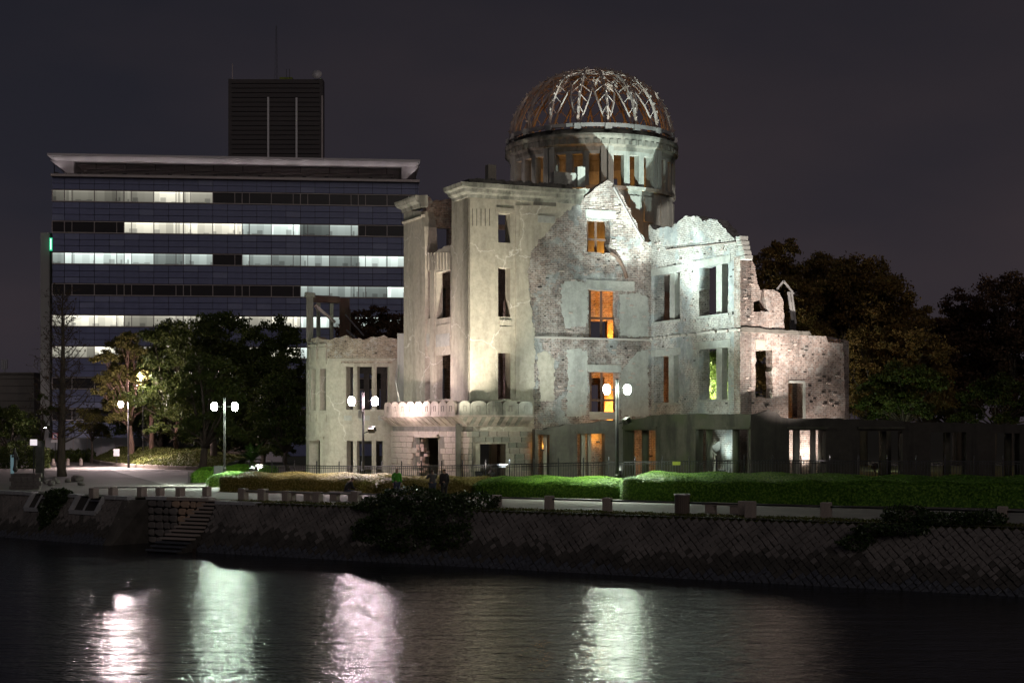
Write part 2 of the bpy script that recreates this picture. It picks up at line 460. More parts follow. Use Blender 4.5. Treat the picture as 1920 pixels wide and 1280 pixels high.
def sweep(name, path_pts, prof, mat, parent, closed_ends=True):
    """prof: closed loop of (outward, z) swept along a plan path with mitred corners"""
    pts = [V2(p) for p in path_pts]; mb = MB(); n = len(prof)
    for k, p in enumerate(pts):
        d0 = (pts[k] - pts[k - 1]).normalized() if k else (pts[1] - pts[0]).normalized()
        d1 = (pts[k + 1] - pts[k]).normalized() if k < len(pts) - 1 else d0
        n0 = Vector((d0.y, -d0.x)); n1 = Vector((d1.y, -d1.x)); m = (n0 + n1)
        m = m / max(.35, m.length) ; m = m / max(.4, m.dot(n0))
        for o, z in prof: q = p + m * o; mb.v.append((q.x, q.y, z))
    for k in range(len(pts) - 1):
        for j in range(n):
            a = k * n + j; b = k * n + (j + 1) % n
            mb.f.append((a, b, b + n, a + n)); mb.uv.append(None)
    mb.f.append(tuple(range(n))); mb.uv.append(None)
    mb.f.append(tuple(reversed(range((len(pts) - 1) * n, len(pts) * n)))); mb.uv.append(None)
    return recalc(mb.build(name, mat, parent))

def bigmesh(name, verts, quads, mat, parent=None, smooth=False):
    me = bpy.data.meshes.new(name); nv = len(verts); nf = len(quads); k = quads.shape[1]
    me.vertices.add(nv); me.vertices.foreach_set('co', np.ascontiguousarray(verts, dtype=np.float32).ravel())
    me.loops.add(nf * k); me.polygons.add(nf)
    me.loops.foreach_set('vertex_index', np.ascontiguousarray(quads, dtype=np.int32).ravel())
    me.polygons.foreach_set('loop_start', np.arange(0, nf * k, k, dtype=np.int32))
    if smooth: me.polygons.foreach_set('use_smooth', np.ones(nf, dtype=bool))
    me.update(calc_edges=True); me.materials.append(MATS[mat])
    return link(name, me, mat, parent)

def leaves(name, pts, size, mat, parent=None, up=None, flat=.0, aspect=.55):
    """one small pointed leaf per point"""
    pts = np.asarray(pts); n = len(pts)
    nr = rng.normal(size=(n, 3))
    if up is not None: nr = nr * (1 - flat) + np.asarray(up) * flat * 1.6
    nr /= np.linalg.norm(nr, axis=1)[:, None] + 1e-9
    t = rng.normal(size=(n, 3)); t -= nr * (t * nr).sum(1)[:, None]; t /= np.linalg.norm(t, axis=1)[:, None] + 1e-9
    b = np.cross(nr, t); s = (size * rng.uniform(.6, 1.35, n))[:, None]
    v = np.empty((n, 4, 3)); v[:, 0] = pts - t * s; v[:, 1] = pts + b * s * aspect + nr * s * .12; v[:, 2] = pts + t * s; v[:, 3] = pts - b * s * aspect + nr * s * .12
    return bigmesh(name, v.reshape(-1, 3), np.arange(n * 4).reshape(n, 4), mat, parent)

UNIT = MB().box(-.5, .5, -.5, .5, -.5, .5)
UB = {}
def ubox(mat, bev=0.0):
    key = (mat, bev)
    if key not in UB:
        me = UNIT.mesh('piece', mat)
        if bev:
            bm = bmesh.new(); bm.from_mesh(me); bmesh.ops.bevel(bm, geom=bm.edges[:], offset=bev, segments=1, affect='EDGES'); bm.to_mesh(me); bm.free()
        UB[key] = me
    return UB[key]
def piece(name, mat, parent, c, ex, size, tilt=0, bev=0.0):
    """unit box placed at c, ex = plan direction of local x, size = (x,y,z)"""
    ex = V2(ex).normalized(); a = math.atan2(ex.y, ex.x)
    M = Matrix.Translation(Vector(c)) @ Matrix.Rotation(a, 4, 'Z') @ Matrix.Rotation(tilt, 4, 'Y') @ Matrix.Diagonal((size[0], size[1], size[2], 1))
    return link(name, ubox(mat, bev), None, parent, M)

def spot(name, parent, loc, target, power, col, size=60, blend=.6, radius=.25):
    ld = bpy.data.lights.new(name, 'SPOT'); ld.energy = power; ld.color = col; ld.spot_size = R(size); ld.spot_blend = blend; ld.shadow_soft_size = radius
    o = bpy.data.objects.new(name, ld); C.objects.link(o)
    M = Matrix.Translation(Vector(loc)) @ (Vector(target) - Vector(loc)).to_track_quat('-Z', 'Y').to_matrix().to_4x4()
    o.matrix_basis = M; place(o, parent); return o
def point(name, parent, loc, power, col, radius=.2):
    ld = bpy.data.lights.new(name, 'POINT'); ld.energy = power; ld.color = col; ld.shadow_soft_size = radius
    o = bpy.data.objects.new(name, ld); C.objects.link(o); o.matrix_basis = Matrix.Translation(Vector(loc)); place(o, parent); return o

# ================================================================ SETTING
ZW = -2.55
E0 = Vector((0.0, 74.4)); U = Vector((.854, -.52)).normalized(); NB = Vector((-U.y, U.x))
def BP(s, t, z=0.0):
    q = E0 + U * s + NB * t; return Vector((q.x, q.y, z))
def kind(o, k='structure'): o['kind'] = k; return o

# river
m, t, b = newmat('river_water')
b.inputs['Base Color'].default_value = (.010, .011, .012, 1); b.inputs['Roughness'].default_value = .15
b.inputs['IOR'].default_value = 1.33; b.inputs['Specular IOR Level'].default_value = .75
v0 = coord(t, 'Object', (.16, .62, 1)); v1 = coord(t, 'Object', (.8, 1.6, 1)); v2 = coord(t, 'Object', (2.0, 4.2, 1))
h = mix(t, .42, noise(t, v0, 1.5, 2, .5, .5), mix(t, .42, noise(t, v1, 1.5, 2, .5, .4), noise(t, v2, 2.0, 2, .5, .3)))
bump(t, b, h, 1.0, .17)
mb = MB(); mb.face([(-900, -60, ZW), (900, -60, ZW), (900, 900, ZW), (-900, 900, ZW)])
kind(mb.build('river', 'river_water'))

# ground behind the bank (one sheet to the horizon), with the notch of the boat stairs
K1 = Vector((PX(322, 88.6), 88.6)); K2 = Vector((PX(278, 88.9), 88.9)); K3 = Vector((PX(243, 88.4), 88.4))
UL = Vector((-.76, .65)).normalized()
LEFT_END = K3 + UL * 30
S_STAIR0, S_STAIR1 = -20.3, -18.2
edge = [BP(900, .05), BP(S_STAIR1, .05), BP(S_STAIR1, 2.05), BP(S_STAIR0, 2.05)]
edge2 = [(K1.x, K1.y, 0), (K2.x, K2.y, 0), (K3.x - .1, K3.y + .1, 0), (LEFT_END.x, LEFT_END.y, 0), (LEFT_END.x - 700, LEFT_END.y + 300, 0)]
gp = [(p.x, p.y, -.03) for p in edge] + [(p[0], p[1], -.03) for p in edge2] + [(-2500, 3500, -.03), (2500, 3500, -.03), (2500, -300, -.03)]
tri = tessellate_polygon([[Vector((p[0], p[1], 0)) for p in gp]])
mb = MB(); mb.v = gp
for a in tri:
    p, q, r_ = (gp[k] for k in a)
    ar = (q[0] - p[0]) * (r_[1] - p[1]) - (q[1] - p[1]) * (r_[0] - p[0])
    mb.f.append(tuple(a) if ar > 0 else tuple(reversed(a))); mb.uv.append(None)
kind(mb.build('ground', 'soil'))

def sheet(name, pts, z, mat):
    mb = MB(); mb.face([(p[0], p[1], z) for p in pts]); o = mb.build(name, mat)
    if o.data.polygons[0].normal.z < 0: o.data.flip_normals()
    return kind(o)
sheet('promenade', [BP(-17.9, 1.7), BP(80, 1.7), BP(80, 17), BP(-17.9, 12)], .004, 'paving')
sheet('plaza', [BP(-18.0, 2.3), BP(-18.0, 60), (-64, 190), (-90, 170), (LEFT_END.x, LEFT_END.y + 1), (K3.x - 2, K3.y + 3), (K2.x, K2.y + .4), (K1.x, K1.y + .4), BP(S_STAIR0, 2.4)], .008, 'paving')
sheet('pale_patch', [G(207, 881), G(352, 884), G(352, 905), G(318, 911)], .012, 'pale_ground')  # paler patch laid over part of the plaza
# turf strip along the top of the wall
mb = MB()
for s0 in np.arange(-18.0, 60, 1.0):
    a, b_ = BP(s0, .02, -.12), BP(s0 + 1, .02, -.12); c_, d_ = BP(s0 + 1, 1.75, .015), BP(s0, 1.75, .015)
    mb.face([a, b_, c_, d_])
kind(mb.build('turf_strip', 'turf'))
gpts = []
for k in range(9000):
    s0 = random.uniform(-18, 30); t0 = random.uniform(0, 1.75) ; gpts.append(tuple(BP(s0, t0, -.11 + .07 * t0 + random.uniform(0, .05))))
g = leaves('grass', gpts, .06, 'leaf_azalea'); g['kind'] = 'stuff'; g['label'] = 'short patchy grass along the top of the river wall'
# raised lawn round the ruin
mb = MB(); top = [(-16.5, 126), (-16, 104.5), (-8, 99.2), (3, 93.5), (12, 89), (34, 87), (60, 86), (60, 140), (-10, 140)]
low = [(-18, 128), (-17.4, 103), (-8.5, 97.2), (2.4, 91.6), (11.5, 87.2), (34, 85), (62, 84), (62, 142), (-11, 142)]
n = len(top); mb.v = [(x, y, .5) for x, y in top] + [(x, y, -.01) for x, y in low]
mb.f.append(tuple(range(n))); mb.uv.append(None)
for k in range(n): mb.f.append((k, k + n, (k + 1) % n + n, (k + 1) % n)); mb.uv.append(None)
kind(recalc(mb.build('lawn', 'turf')))

# ---------------------------------------------------------------- river walls
WH, WB = 2.75, 1.75               # height and batter of the stone face
def stone_variants(mat, h, n=10):
    out = []
    for k in range(n):
        mb = MB()
        j = lambda a=.028: random.uniform(-a, a)
        sc = random.uniform(.92, .975)
        base = [(h * sc + j(), j(), 0), (j(), h * sc + j(), 0), (-h * sc + j(), j(), 0), (j(), -h * sc + j(), 0)]
        dz = random.uniform(.025, .06)
        topv = [(x * .8 + j(.01), y * .8 + j(.01), dz + j(.015)) for x, y, z in base]
        low_ = [(x, y, -.08) for x, y, z in base]
        mb.v = low_ + [(x, y, dz * .45) for x, y, z in base] + topv
        for i in range(4):
            a, b_ = i, (i + 1) % 4
            mb.f += [(a, b_, b_ + 4, a + 4), (a + 4, b_ + 4, b_ + 8, a + 8)]; mb.uv += [None, None]
        mb.f.append((8, 9, 10, 11)); mb.uv.append(None)
        out.append(mb)
    return out
simple('algae_shade_stone', (.085, .075, .065), (.045, .04, .035), 1.6, .8, 0, 10, .5)
simple('tide_stone', (.10, .105, .125), (.055, .055, .065), 7, .45, 0, 18, .7)
def revetment(name, label, A, d, length, h, maxobj, skip=None, near_first=True, s_keep=(-1e9, 1e9)):
    """battered wall of diagonal stones; A plan start, d plan direction (left to right), river on the right-hand side"""
    A = V2(A); d = V2(d).normalized(); nr = Vector((d.y, -d.x))
    th = thing(name, label, 'stone wall', (A.x, A.y, 0))
    ztop = -.12
    mb = MB(); B = A + d * length
    def fp(s, r, o=0.0):
        f = r / math.hypot(WH, WB); q = A + d * s + nr * (WB * f); n3 = Vector((nr.x * WH, nr.y * WH, WB)).normalized()
        return Vector((q.x, q.y, ztop - WH * f)) + n3 * o
    LR = math.hypot(WH, WB)
    i0 = [fp(0, 0, -.02), fp(length, 0, -.02), fp(length, LR, -.02), fp(0, LR, -.02)]
    q0, q1 = A - nr * .6, B - nr * .6
    back = [Vector((q0.x, q0.y, ztop)), Vector((q1.x, q1.y, ztop)), Vector((q1.x, q1.y, ztop - WH)), Vector((q0.x, q0.y, ztop - WH))]
    mb.hexa([i0[3], i0[2], back[2], back[3]], [i0[0], i0[1], back[1], back[0]])
    mb.build('backing', 'revetment_backing', th)
    zs = Vector((nr.x * WH, nr.y * WH, WB)).normalized(); xs = Vector((d.x, d.y, 0)); ys = zs.cross(xs)
    rot = Matrix((xs, ys, zs)).transposed().to_4x4()
    var = {}
    for mt in ('revetment_stone', 'algae_shade_stone', 'tide_stone'):
        var[mt] = [(mbv, mbv.mesh('stone', mt)) for mbv in stone_variants(mt, h)]
    cells = []
    rows = int(LR / h) + 1
    for j in range(rows):
        for i in range(int(length / (2 * h)) + 1):
            s = i * 2 * h + (j % 2) * h + h; r_ = j * h + h * .55
            if s > length - h * .6 or r_ > LR: continue
            if skip and skip(s, r_): continue
            z = ztop - WH * r_ / LR
            nzv = math.sin(s * 1.7) * .1 + math.sin(s * .43) * .14 + random.uniform(-.3, .3)
            mt = 'tide_stone' if z < -2.2 + nzv * .5 else ('algae_shade_stone' if z < -1.55 + nzv else 'revetment_stone')
            p = fp(s, r_); cells.append((p.y, p, mt))
    cells.sort(key=lambda c_: c_[0])
    vis = [c_ for c_ in cells if -.36 * 1.0 < c_[1].x / c_[1].y < .335 and c_[1].z > ZW - .1]
    keep = vis[:maxobj]; ks = set(id(c_) for c_ in keep)
    for c_ in keep:
        mbv, me = random.choice(var[c_[2]])
        link('stone', me, None, th, Matrix.Translation(c_[1]) @ rot @ Matrix.Rotation(random.choice((0, math.pi / 2, math.pi, -math.pi / 2)) + random.uniform(-.06, .06), 4, 'Z'))
    for mt in var:
        big = MB()
        for c_ in cells:
            if id(c_) in ks or c_[2] != mt: continue
            mbv = random.choice(var[mt])[0]; M = Matrix.Translation(c_[1]) @ rot @ Matrix.Rotation(random.uniform(-.08, .08), 4, 'Z')
            o = len(big.v); big.v += [tuple(M @ Vector(p)) for p in mbv.v]; big.f += [tuple(k + o for k in f) for f in mbv.f]; big.uv += [None] * len(mbv.f)
        if big.v:
            o = big.build('stones', mt, th); o['kind'] = 'stuff'
    return th, fp, LR
rv, fpR, LRW = revetment('river_wall', 'long sloping river wall of diagonal grey stones right of the boat stairs', BP(S_STAIR1, 0), U, 75, .185, 300)
# coping next to the stairs
for k in range(3):
    c_ = BP(S_STAIR1 + .45 + k * .92, .22, -.06); piece('coping_stone', 'coping', rv, c_, U, (.88, .6, .16), bev=.02)
# left wall, with two recesses for drains
LL = 22.0; AL = K3 + UL * LL; DL = -UL
def sL(px): return hit(px, AL, K3)
n1 = (sL(64), sL(101)); n2 = (sL(149), sL(197))
def skipL(s, r_): return any(a - .1 < s < b_ + .1 and r_ < 1.0 for a, b_ in (n1, n2))
rl, fpL, LRL = revetment('river_wall', 'shorter sloping stone river wall left of the boat stairs, with two coped recesses', AL, DL, LL, .19, 300, skipL)
nrL = Vector((DL.y, -DL.x))
def capstones(s0, s1):
    k = max(1, round((s1 - s0) / .95)); w = (s1 - s0) / k
    for i in range(k):
        q = AL + DL * (s0 + (i + .5) * w) - nrL * .12; piece('coping_stone', 'coping', rl, (q.x, q.y, -.04), DL, (w - .03, .55, .2), bev=.02)
capstones(sL(-40), n1[0] - .1); capstones(n1[1], n2[0]); capstones(n2[1], LL)
for a, b_ in (n1, n2):
    mb = MB()
    for s in (a, b_): mb.bar(fpL(s, -.05, .08), fpL(s, 1.0, .08), .2, .22)
    mb.bar(fpL(a, 1.0, .08), fpL(b_, 1.0, .08), .2, .22)
    mb.build('drain_surround', 'coping', rl)
    mm = fpL((a + b_) / 2 - .1, 0, .06); m2 = fpL((a + b_) / 2 - .1, .95, .06)
    MB().bar(mm, m2, .08, .08).build('drain_bar', 'coping', rl)
    q0 = fpL(b_ - .15, .22, .1); q1 = fpL((a + b_) / 2 + .15, .22, .1); MB().bar(q0, q1, .07, .07).build('pipe', 'pale_steel', rl)

# boat stairs
st = thing('boat_stairs', 'narrow granite stairs leading down through the river wall to the water', 'stairs', BP(-19.3, 0))
NST = 15
for k in range(NST):
    tb = 2.0 - k * .35; z = -.02 - k * .182
    wst = S_STAIR1 - S_STAIR0 - .02; wet = z < -1.9
    piece('tread', 'wet_stone' if wet else 'granite', st, BP((S_STAIR0 + S_STAIR1) / 2, tb - .21, z - .045), U, (wst, .46, .09), bev=.02)
    piece('riser', 'algae_shade_stone', st, BP((S_STAIR0 + S_STAIR1) / 2, tb - .08, z - .3), U, (wst, .4, .42))  # darker stone puts the shade of the risers into their colour
def prism(pts3, off, mat, name, parent):
    mb = MB(); n = len(pts3); b2 = [Vector(p) + Vector(off) for p in pts3]
    mb.v = [tuple(p) for p in pts3] + [tuple(p) for p in b2]; mb.f = [tuple(range(n)), tuple(reversed(range(n, 2 * n)))] + [(k, k + n, (k + 1) % n + n, (k + 1) % n) for k in range(n)]; mb.uv = [None] * len(mb.f)
    return recalc(mb.build(name, mat, parent))
sw = thing('stair_side_wall', 'warm-lit rubble stone retaining wall beside the boat stairs', 'stone wall', (K1.x, K1.y, 0))
T0 = BP(S_STAIR0 - .02, 2.05)
prism([(T0.x, T0.y, -.12), (K1.x, K1.y, -.12), (K2.x, K2.y, -.12), (K2.x, K2.y, -2.9), (K1.x, K1.y, -2.9), (T0.x, T0.y, -2.9)], (.05, .5, 0), 'revetment_backing', 'backing', sw)
# irregular rubble stones on it
W1 = Vector((K2.x, K2.y)); W2 = Vector((T0.x, T0.y)); dW = (W2 - W1).normalized(); nW = Vector((dW.y, -dW.x)); Lw = (W2 - W1).length
for j in range(7):
    x = random.uniform(0, .1)
    zz0 = -.14 - j * .4
    while x < Lw - .1:
        w = min(random.uniform(.38, .75), Lw - x); hh = random.uniform(.34, .39)
        pts = []
        for k in range(7):
            an = 2 * math.pi * (k + random.uniform(-.25, .25)) / 7; pts.append(((w * .5 - .015) * min(1, max(-1, 1.25 * math.cos(an))), (hh * .5) * min(1, max(-1, 1.25 * math.sin(an)))))
        mb = MB(); c0 = Vector((x + w / 2, zz0 - .2))
        def w3(px_, pz_, o): q = W1 + dW * (c0.x + px_) + nW * o; return (q.x, q.y, c0.y + pz_)
        outer = [w3(a, c_, .0) for a, c_ in pts]; mid = [w3(a, c_, .06) for a, c_ in pts]; inn = [w3(a * .78, c_ * .78, .1) for a, c_ in pts]
        mb.v = outer + mid + inn; n = 7
        for k in range(n): mb.f += [(k, (k + 1) % n, (k + 1) % n + n, k + n), (k + n, (k + 1) % n + n, (k + 1) % n + 2 * n, k + 2 * n)]; mb.uv += [None, None]
        mb.f.append(tuple(range(2 * n, 3 * n))); mb.uv.append(None)
        recalc(mb.build('stone', 'warm_lit_stone' if x > Lw * .36 else 'revetment_stone', sw)); x += w  # warm light on this stretch is put into the stone colour
toe3 = K3 + Vector((-NB.x, -NB.y)) * 1.7
prism([(K2.x, K2.y, -.12), (K3.x, K3.y, -.12), (toe3.x, toe3.y, -2.87), (K2.x, K2.y, -2.87)], (-.4, .1, 0), 'algae_shade_stone', 'return_wall', sw)  # dark tone stands in for shade on this side face
for k in range(6):
    f = (k + .5) / 6; q = W1.lerp(W2, f); piece('coping_stone', 'coping' if k < 2 else 'granite', sw, (q.x, q.y + .2, -.04), dW, (Lw / 6 - .02, .6, .18), bev=.02)

# ================================================================ THE DOMED RUIN
GZ = .5
O = Vector((PX(878, 100.0), 100.0)); AX = Vector((.41, -.912)).normalized(); CX = Vector((-AX.y, AX.x))
def FR(p, q): return O + CX * p + AX * q
def FZ(p, q, z): v = FR(p, q); return Vector((v.x, v.y, z))
ruin = thing('domed_ruin', 'floodlit ruined hall of brick and plaster with a bare steel dome frame', 'ruin', (4, 108, GZ))
Q0, Q1 = FR(0, 0), FR(20, 0)                           # plane of the gable wall
P_D = (hit(1222, Q0, Q1))                              # where the side wall meets it

# --- plastered entrance side wall
wallp = empty('entrance_side_wall', ruin)
out = outl(Q0, Q1, [(878, 908), (1001, 908), (1001, 760), (1003, 640), (999, 590), (992, 540), (990, 505), (997, 470), (1012, 448), (1030, 430), (1050, 408), (1072, 388), (1090, 378), (1090, 368), (878, 352)])
out = jag(out, 2, 12, .13, .10)
polywall('wall', Q0, Q1, out, [rect(Q0, Q1, 934, 957, 400, 455), rect(Q0, Q1, 934, 957, 502, 594), rect(Q0, Q1, 934, 957, 661, 748), rect(Q0, Q1, 893, 948, 832, 905)], .8, 'plaster', wallp)
def strip(px0, px1, py0, py1, o, mat='plaster', name='pilaster', parent=wallp, A=Q0, B=Q1):
    h = rect(A, B, px0, px1, py0, py1); return polywall(name, A, B, h, [], o + .03, mat, parent, -o)
strip(880, 927, 372, 748, .10); strip(966, 972, 385, 745, .07); strip(975, 994, 385, 470, .05)
strip(936, 958, 612, 652, .05, name='spandrel_panel'); strip(938, 956, 616, 648, .02, 'plaster_cool', 'spandrel_field')
strip(936, 958, 600, 608, .08, name='sill'); strip(930, 962, 390, 397, .06, name='lintel')
for px in (884, 892, 900, 908, 916): strip(px, px + 1.2, 392, 424, .13, 'old_concrete', 'groove_trim')
strip(1008, 1040, 405, 418, .06, 'plaster_cool', 'panel'); strip(1000, 1042, 378, 386, .05, 'old_concrete', 'band')

# --- brick gable wall
gable = empty('gable_wall', ruin)
out = outl(Q0, Q1, [(985, 908), (1223, 908), (1223, 452), (1209, 452), (1196, 420), (1178, 388), (1160, 356), (1150, 343), (1140, 337), (1128, 345), (1112, 358), (1098, 368), (1088, 376), (1060, 385), (1030, 415), (985, 440)])
out = jag(out, 2, 12, .22, .11)
gh = [rect(Q0, Q1, 1101, 1144, 412, 473), rect(Q0, Q1, 1104.5, 1160, 544, 633), rect(Q0, Q1, 1106, 1160, 698, 787)]
polywall('wall', Q0, Q1, out, [rough_rect(h) for h in gh], .75, 'brick', gable, .06)
def gs(px0, px1, py0, py1, o, mat, name): return strip(px0, px1, py0, py1, o, mat, name, gable)
gs(1098, 1155, 394, 410, .0, 'plaster_cool', 'lintel'); gs(1100, 1190, 526, 544, .0, 'plaster_cool', 'lintel'); gs(1103, 1165, 684, 697, .0, 'plaster_cool', 'lintel')
for pts, mt in (([(1052, 532), (1075, 524), (1103, 530), (1103, 600), (1098, 612), (1060, 615), (1054, 580)], 'plaster_cool'),
            ([(1064, 655), (1085, 652), (1102, 660), (1103, 700), (1100, 780), (1062, 782), (1066, 715)], 'plaster_cool'),
            ([(1164, 698), (1195, 660), (1216, 655), (1217, 778), (1166, 780), (1163, 740)], 'plaster_cool'),
            ([(1162, 552), (1200, 548), (1216, 560), (1216, 632), (1164, 630)], 'plaster_cool'),
            ([(1008, 662), (1022, 658), (1040, 672), (1040, 750), (1014, 752)], 'plaster')):
    o_ = jag(outl(Q0, Q1, pts), 0, len(pts), .11, .085); polywall('plaster_patch', Q0, Q1, o_, [], .05, mt, gable, .035)
sweepz = PZ(636, 103.5)
mb = MB()
A_, B_ = FZ(hit(1002, Q0, Q1), .02, PZ(632, 102)), FZ(P_D, .02, PZ(637, 105)); mb.bar(A_, B_, .14, .12); mb.build('string_course', 'brick_pale', gable)
# window frames of rusted steel in the gable
for h in gh:
    (s0, z0), (s1, _), (_, z1), _ = h[0], h[1], h[2], h[3]
    mb = MB()
    for f in (.16, .55): mb.bar(FZ(s0 + (s1 - s0) * f, -.6, z0), FZ(s0 + (s1 - s0) * f, -.6, z1), .16, .10)
    mb.bar(FZ(s0, -.62, z0 + (z1 - z0) * .42), FZ(s1, -.62, z0 + (z1 - z0) * .42), .1, .14); mb.build('window_frame', 'rust_dark', gable)
# white verge pipe and fallen drain pipe
MB().tube([FZ(hit(1150, Q0, Q1), .05, PZ(350, 104)), FZ(hit(1205, Q0, Q1), .05, PZ(452, 105))], .07, 6).build('verge_pipe', 'pale_steel', gable)
MB().tube([FZ(hit(1143, Q0, Q1), .12, PZ(474, 104)), FZ(hit(1152, Q0, Q1), .25, PZ(480, 104)), FZ(hit(1164, Q0, Q1), .3, PZ(500, 104)), FZ(hit(1171, Q0, Q1), .3, PZ(521, 104))], .13, 8).build('bent_pipe', 'rust_dark', gable)
# lit sill and head beams seen in the lowest opening
h = gh[2]
piece('sill_beam', 'plaster_cool', gable, FZ((h[0][0] + h[1][0]) / 2, -.35, h[0][1] + .28), CX, (h[1][0] - h[0][0], .5, .5))

# --- cornice of the entrance block
cor = empty('cornice', ruin)
z1 = PZ(345, 100); z0 = PZ(370, 100)
pend = hit(1088, Q0, Q1)
path = [FR(.05, -2.3), FR(-.02, .02), FR(pend, .02)]
path = [FR(0, -2.3), FR(0, 0)] + [FR(pend * k / 10, 0) for k in range(1, 11)]
sweep('moulding', path, [(-.3, z0), (.12, z0), (.18, z0 + .18), (.42, z0 + .3), (.5, z0 + .5), (.72, z0 + .58), (.78, z1), (-.3, z1)], 'ledge_concrete', cor)
path2 = [FR(.4, -2.3), FR(.4, -.4), FR(pend - .5, -.4)]
sweep('parapet', path2, [(-.6, z1 + .002), (.25, z1 + .002), (.3, z1 + .35), (-.6, z1 + .42)], 'ledge_concrete', cor)
for k in range(60):
    p_ = random.uniform(.2, pend); z = z1 + (.0 if random.random() < .5 else .36)
    piece('rubble', 'ledge_concrete', cor, FZ(p_, random.uniform(-.7, .6 if z == z1 else -.3), z + .03), (random.uniform(-1, 1), random.uniform(-1, 1)), (random.uniform(.15, .5), random.uniform(.1, .3), random.uniform(.08, .26)), bev=.08)
piece('chimney_stub', 'plaster', cor, P(920, 324, 101.5), CX, (.55, .5, .95))

# --- front of the entrance block (faces left)
front = empty('entrance_front', ruin)
LF = hit(757, FR(0, 0), FR(0, -1))                   # distance to the far pier
A_f, B_f = FR(0, -30), FR(0, 0)
def fq(px): return hit(px, A_f, B_f)
out = outl(A_f, B_f, [(845, 908), (878, 908), (878, 352), (847, 355)])
polywall('corner_pier', A_f, B_f, out, [], .8, 'plaster', front)
out = outl(A_f, B_f, [(757, 900), (797, 903), (797, 470), (795, 425), (790, 396), (757, 395)])
polywall('far_pier', A_f, B_f, out, [], .9, 'plaster', front)
s0 = fq(757); s1 = fq(792); zc = PZ(396, 109.5)
pth = [A_f + (B_f - A_f).normalized() * x for x in (s0 - .9, s1 + .2)]
pth = [FR(.9, -30 + s0), FR(0, -30 + s0), FR(0, -30 + s1)]
sweep('pier_capital', pth, [(-.4, zc), (.08, zc), (.14, zc + .25), (.38, zc + .4), (.5, zc + .62), (.52, zc + .75), (-.4, zc + .8)], 'ledge_concrete', front)
sweep('pier_necking', pth, [(-.2, zc - .75), (.07, zc - .75), (.13, zc - .62), (.05, zc - .5), (-.2, zc - .5)], 'plaster', front)
# recessed bay between the piers
A_b, B_b = FR(.16, -30), FR(.16, 0)
out = outl(A_b, B_b, [(792, 903), (848, 906), (848, 455), (832, 462), (820, 470), (812, 478), (800, 486), (792, 490)])
out = jag(out, 2, 7, .3, .15)
hb = [rect(A_b, B_b, 799, 807.5, 508, 597), rect(A_b, B_b, 818, 846, 508, 596), rect(A_b, B_b, 799, 807.5, 667, 748), rect(A_b, B_b, 818, 846, 665, 748)]
polywall('bay_wall', A_b, B_b, out, hb, .45, 'plaster', front)
for (a, b_) in ((798, 808), (818, 846)):
    h = rect(A_b, B_b, a, b_, 608, 652); polywall('spandrel_panel', A_b, B_b, h, [], .06, 'plaster', front, -.05)
    h = rect(A_b, B_b, a + 1, b_ - 1.5, 626, 649); polywall('spandrel_field', A_b, B_b, h, [], .05, 'plaster_cool', front, -.07)
for k in range(9):
    px = 797 + k * 5.6; h = rect(A_b, B_b, px, px + 2.2, 474, 506); polywall('fluting', A_b, B_b, h, [], .10, 'plaster', front, -.06)
for px in (808, 846): h = rect(A_b, B_b, px, px + 8 if px < 840 else px + 1, 480, 748); polywall('mullion', A_b, B_b, h, [], .10, 'plaster', front, -.06)
A_y, B_y = FR(5.7, -9.4), FR(5.7, -.85)
polywall('partition', A_y, B_y, jag([(0, .2), (8.5, .2), (8.5, 16.5), (4, 16), (0, 15)], 2, 4, .3, .1), [], .4, 'brick_bare', front)  # wall added to block the orange lamp light from the bay
# broken cross walls behind the bay
A_x, B_x = FR(1.0, -10.6), FR(8, -10.6)
out = jag(outl(A_x, B_x, [(797, 900), (862, 900), (862, 380), (845, 372), (812, 378), (805, 368), (799, 372)]), 2, 6, .25, .1)
polywall('cross_wall', A_x, B_x, out, [rect(A_x, B_x, 816, 843, 427, 500), rect(A_x, B_x, 816, 836, 540, 600), rect(A_x, B_x, 815, 838, 690, 760)], .6, 'brick_bare', front)
mb = MB(); mb.bar(FZ(1, -5.2, PZ(424, 106)), FZ(9, -5.2, PZ(424, 106)), .3, .3); mb.bar(FZ(1.0, -4, PZ(600, 105)), FZ(1.0, -10, PZ(600, 105)), .3, .35); mb.build('floor_beam', 'old_concrete', front)
for q_ in (-3.5, -6.5): piece('inner_column', 'plaster', front, FZ(3.2, q_, 8), CX, (.4, .4, 15))

# --- balcony and porch
bal = empty('balcony', ruin)
ctrl = [(1.2, -10.6), (-.4, -10.9), (-1.9, -10.3), (-2.75, -8.9), (-2.95, -7.0), (-2.75, -5.0), (-2.35, -3.2), (-1.85, -1.4), (-1.25, .25), (-.95, .85)]
def smooth(pts, n=2):
    for _ in range(n):
        q = [pts[0]]
        for a, b_ in zip(pts, pts[1:]): q += [tuple(np.array(a) * .75 + np.array(b_) * .25), tuple(np.array(a) * .25 + np.array(b_) * .75)]
        pts = q + [pts[-1]]
    return pts
arc = [FR(*p) for p in smooth(ctrl)]
p_end = hit(1000, FR(0, .85), FR(20, .85))
cornerp = FR(-.95, .85)
straight = [FR(-.95 + (p_end + .95) * k / 6, .85) for k in range(0, 7)]
z_par0 = PZ(778, 101); z_par1 = PZ(752, 101); z_br = PZ(798, 101)
pa = Path(arc); ps = Path(straight)
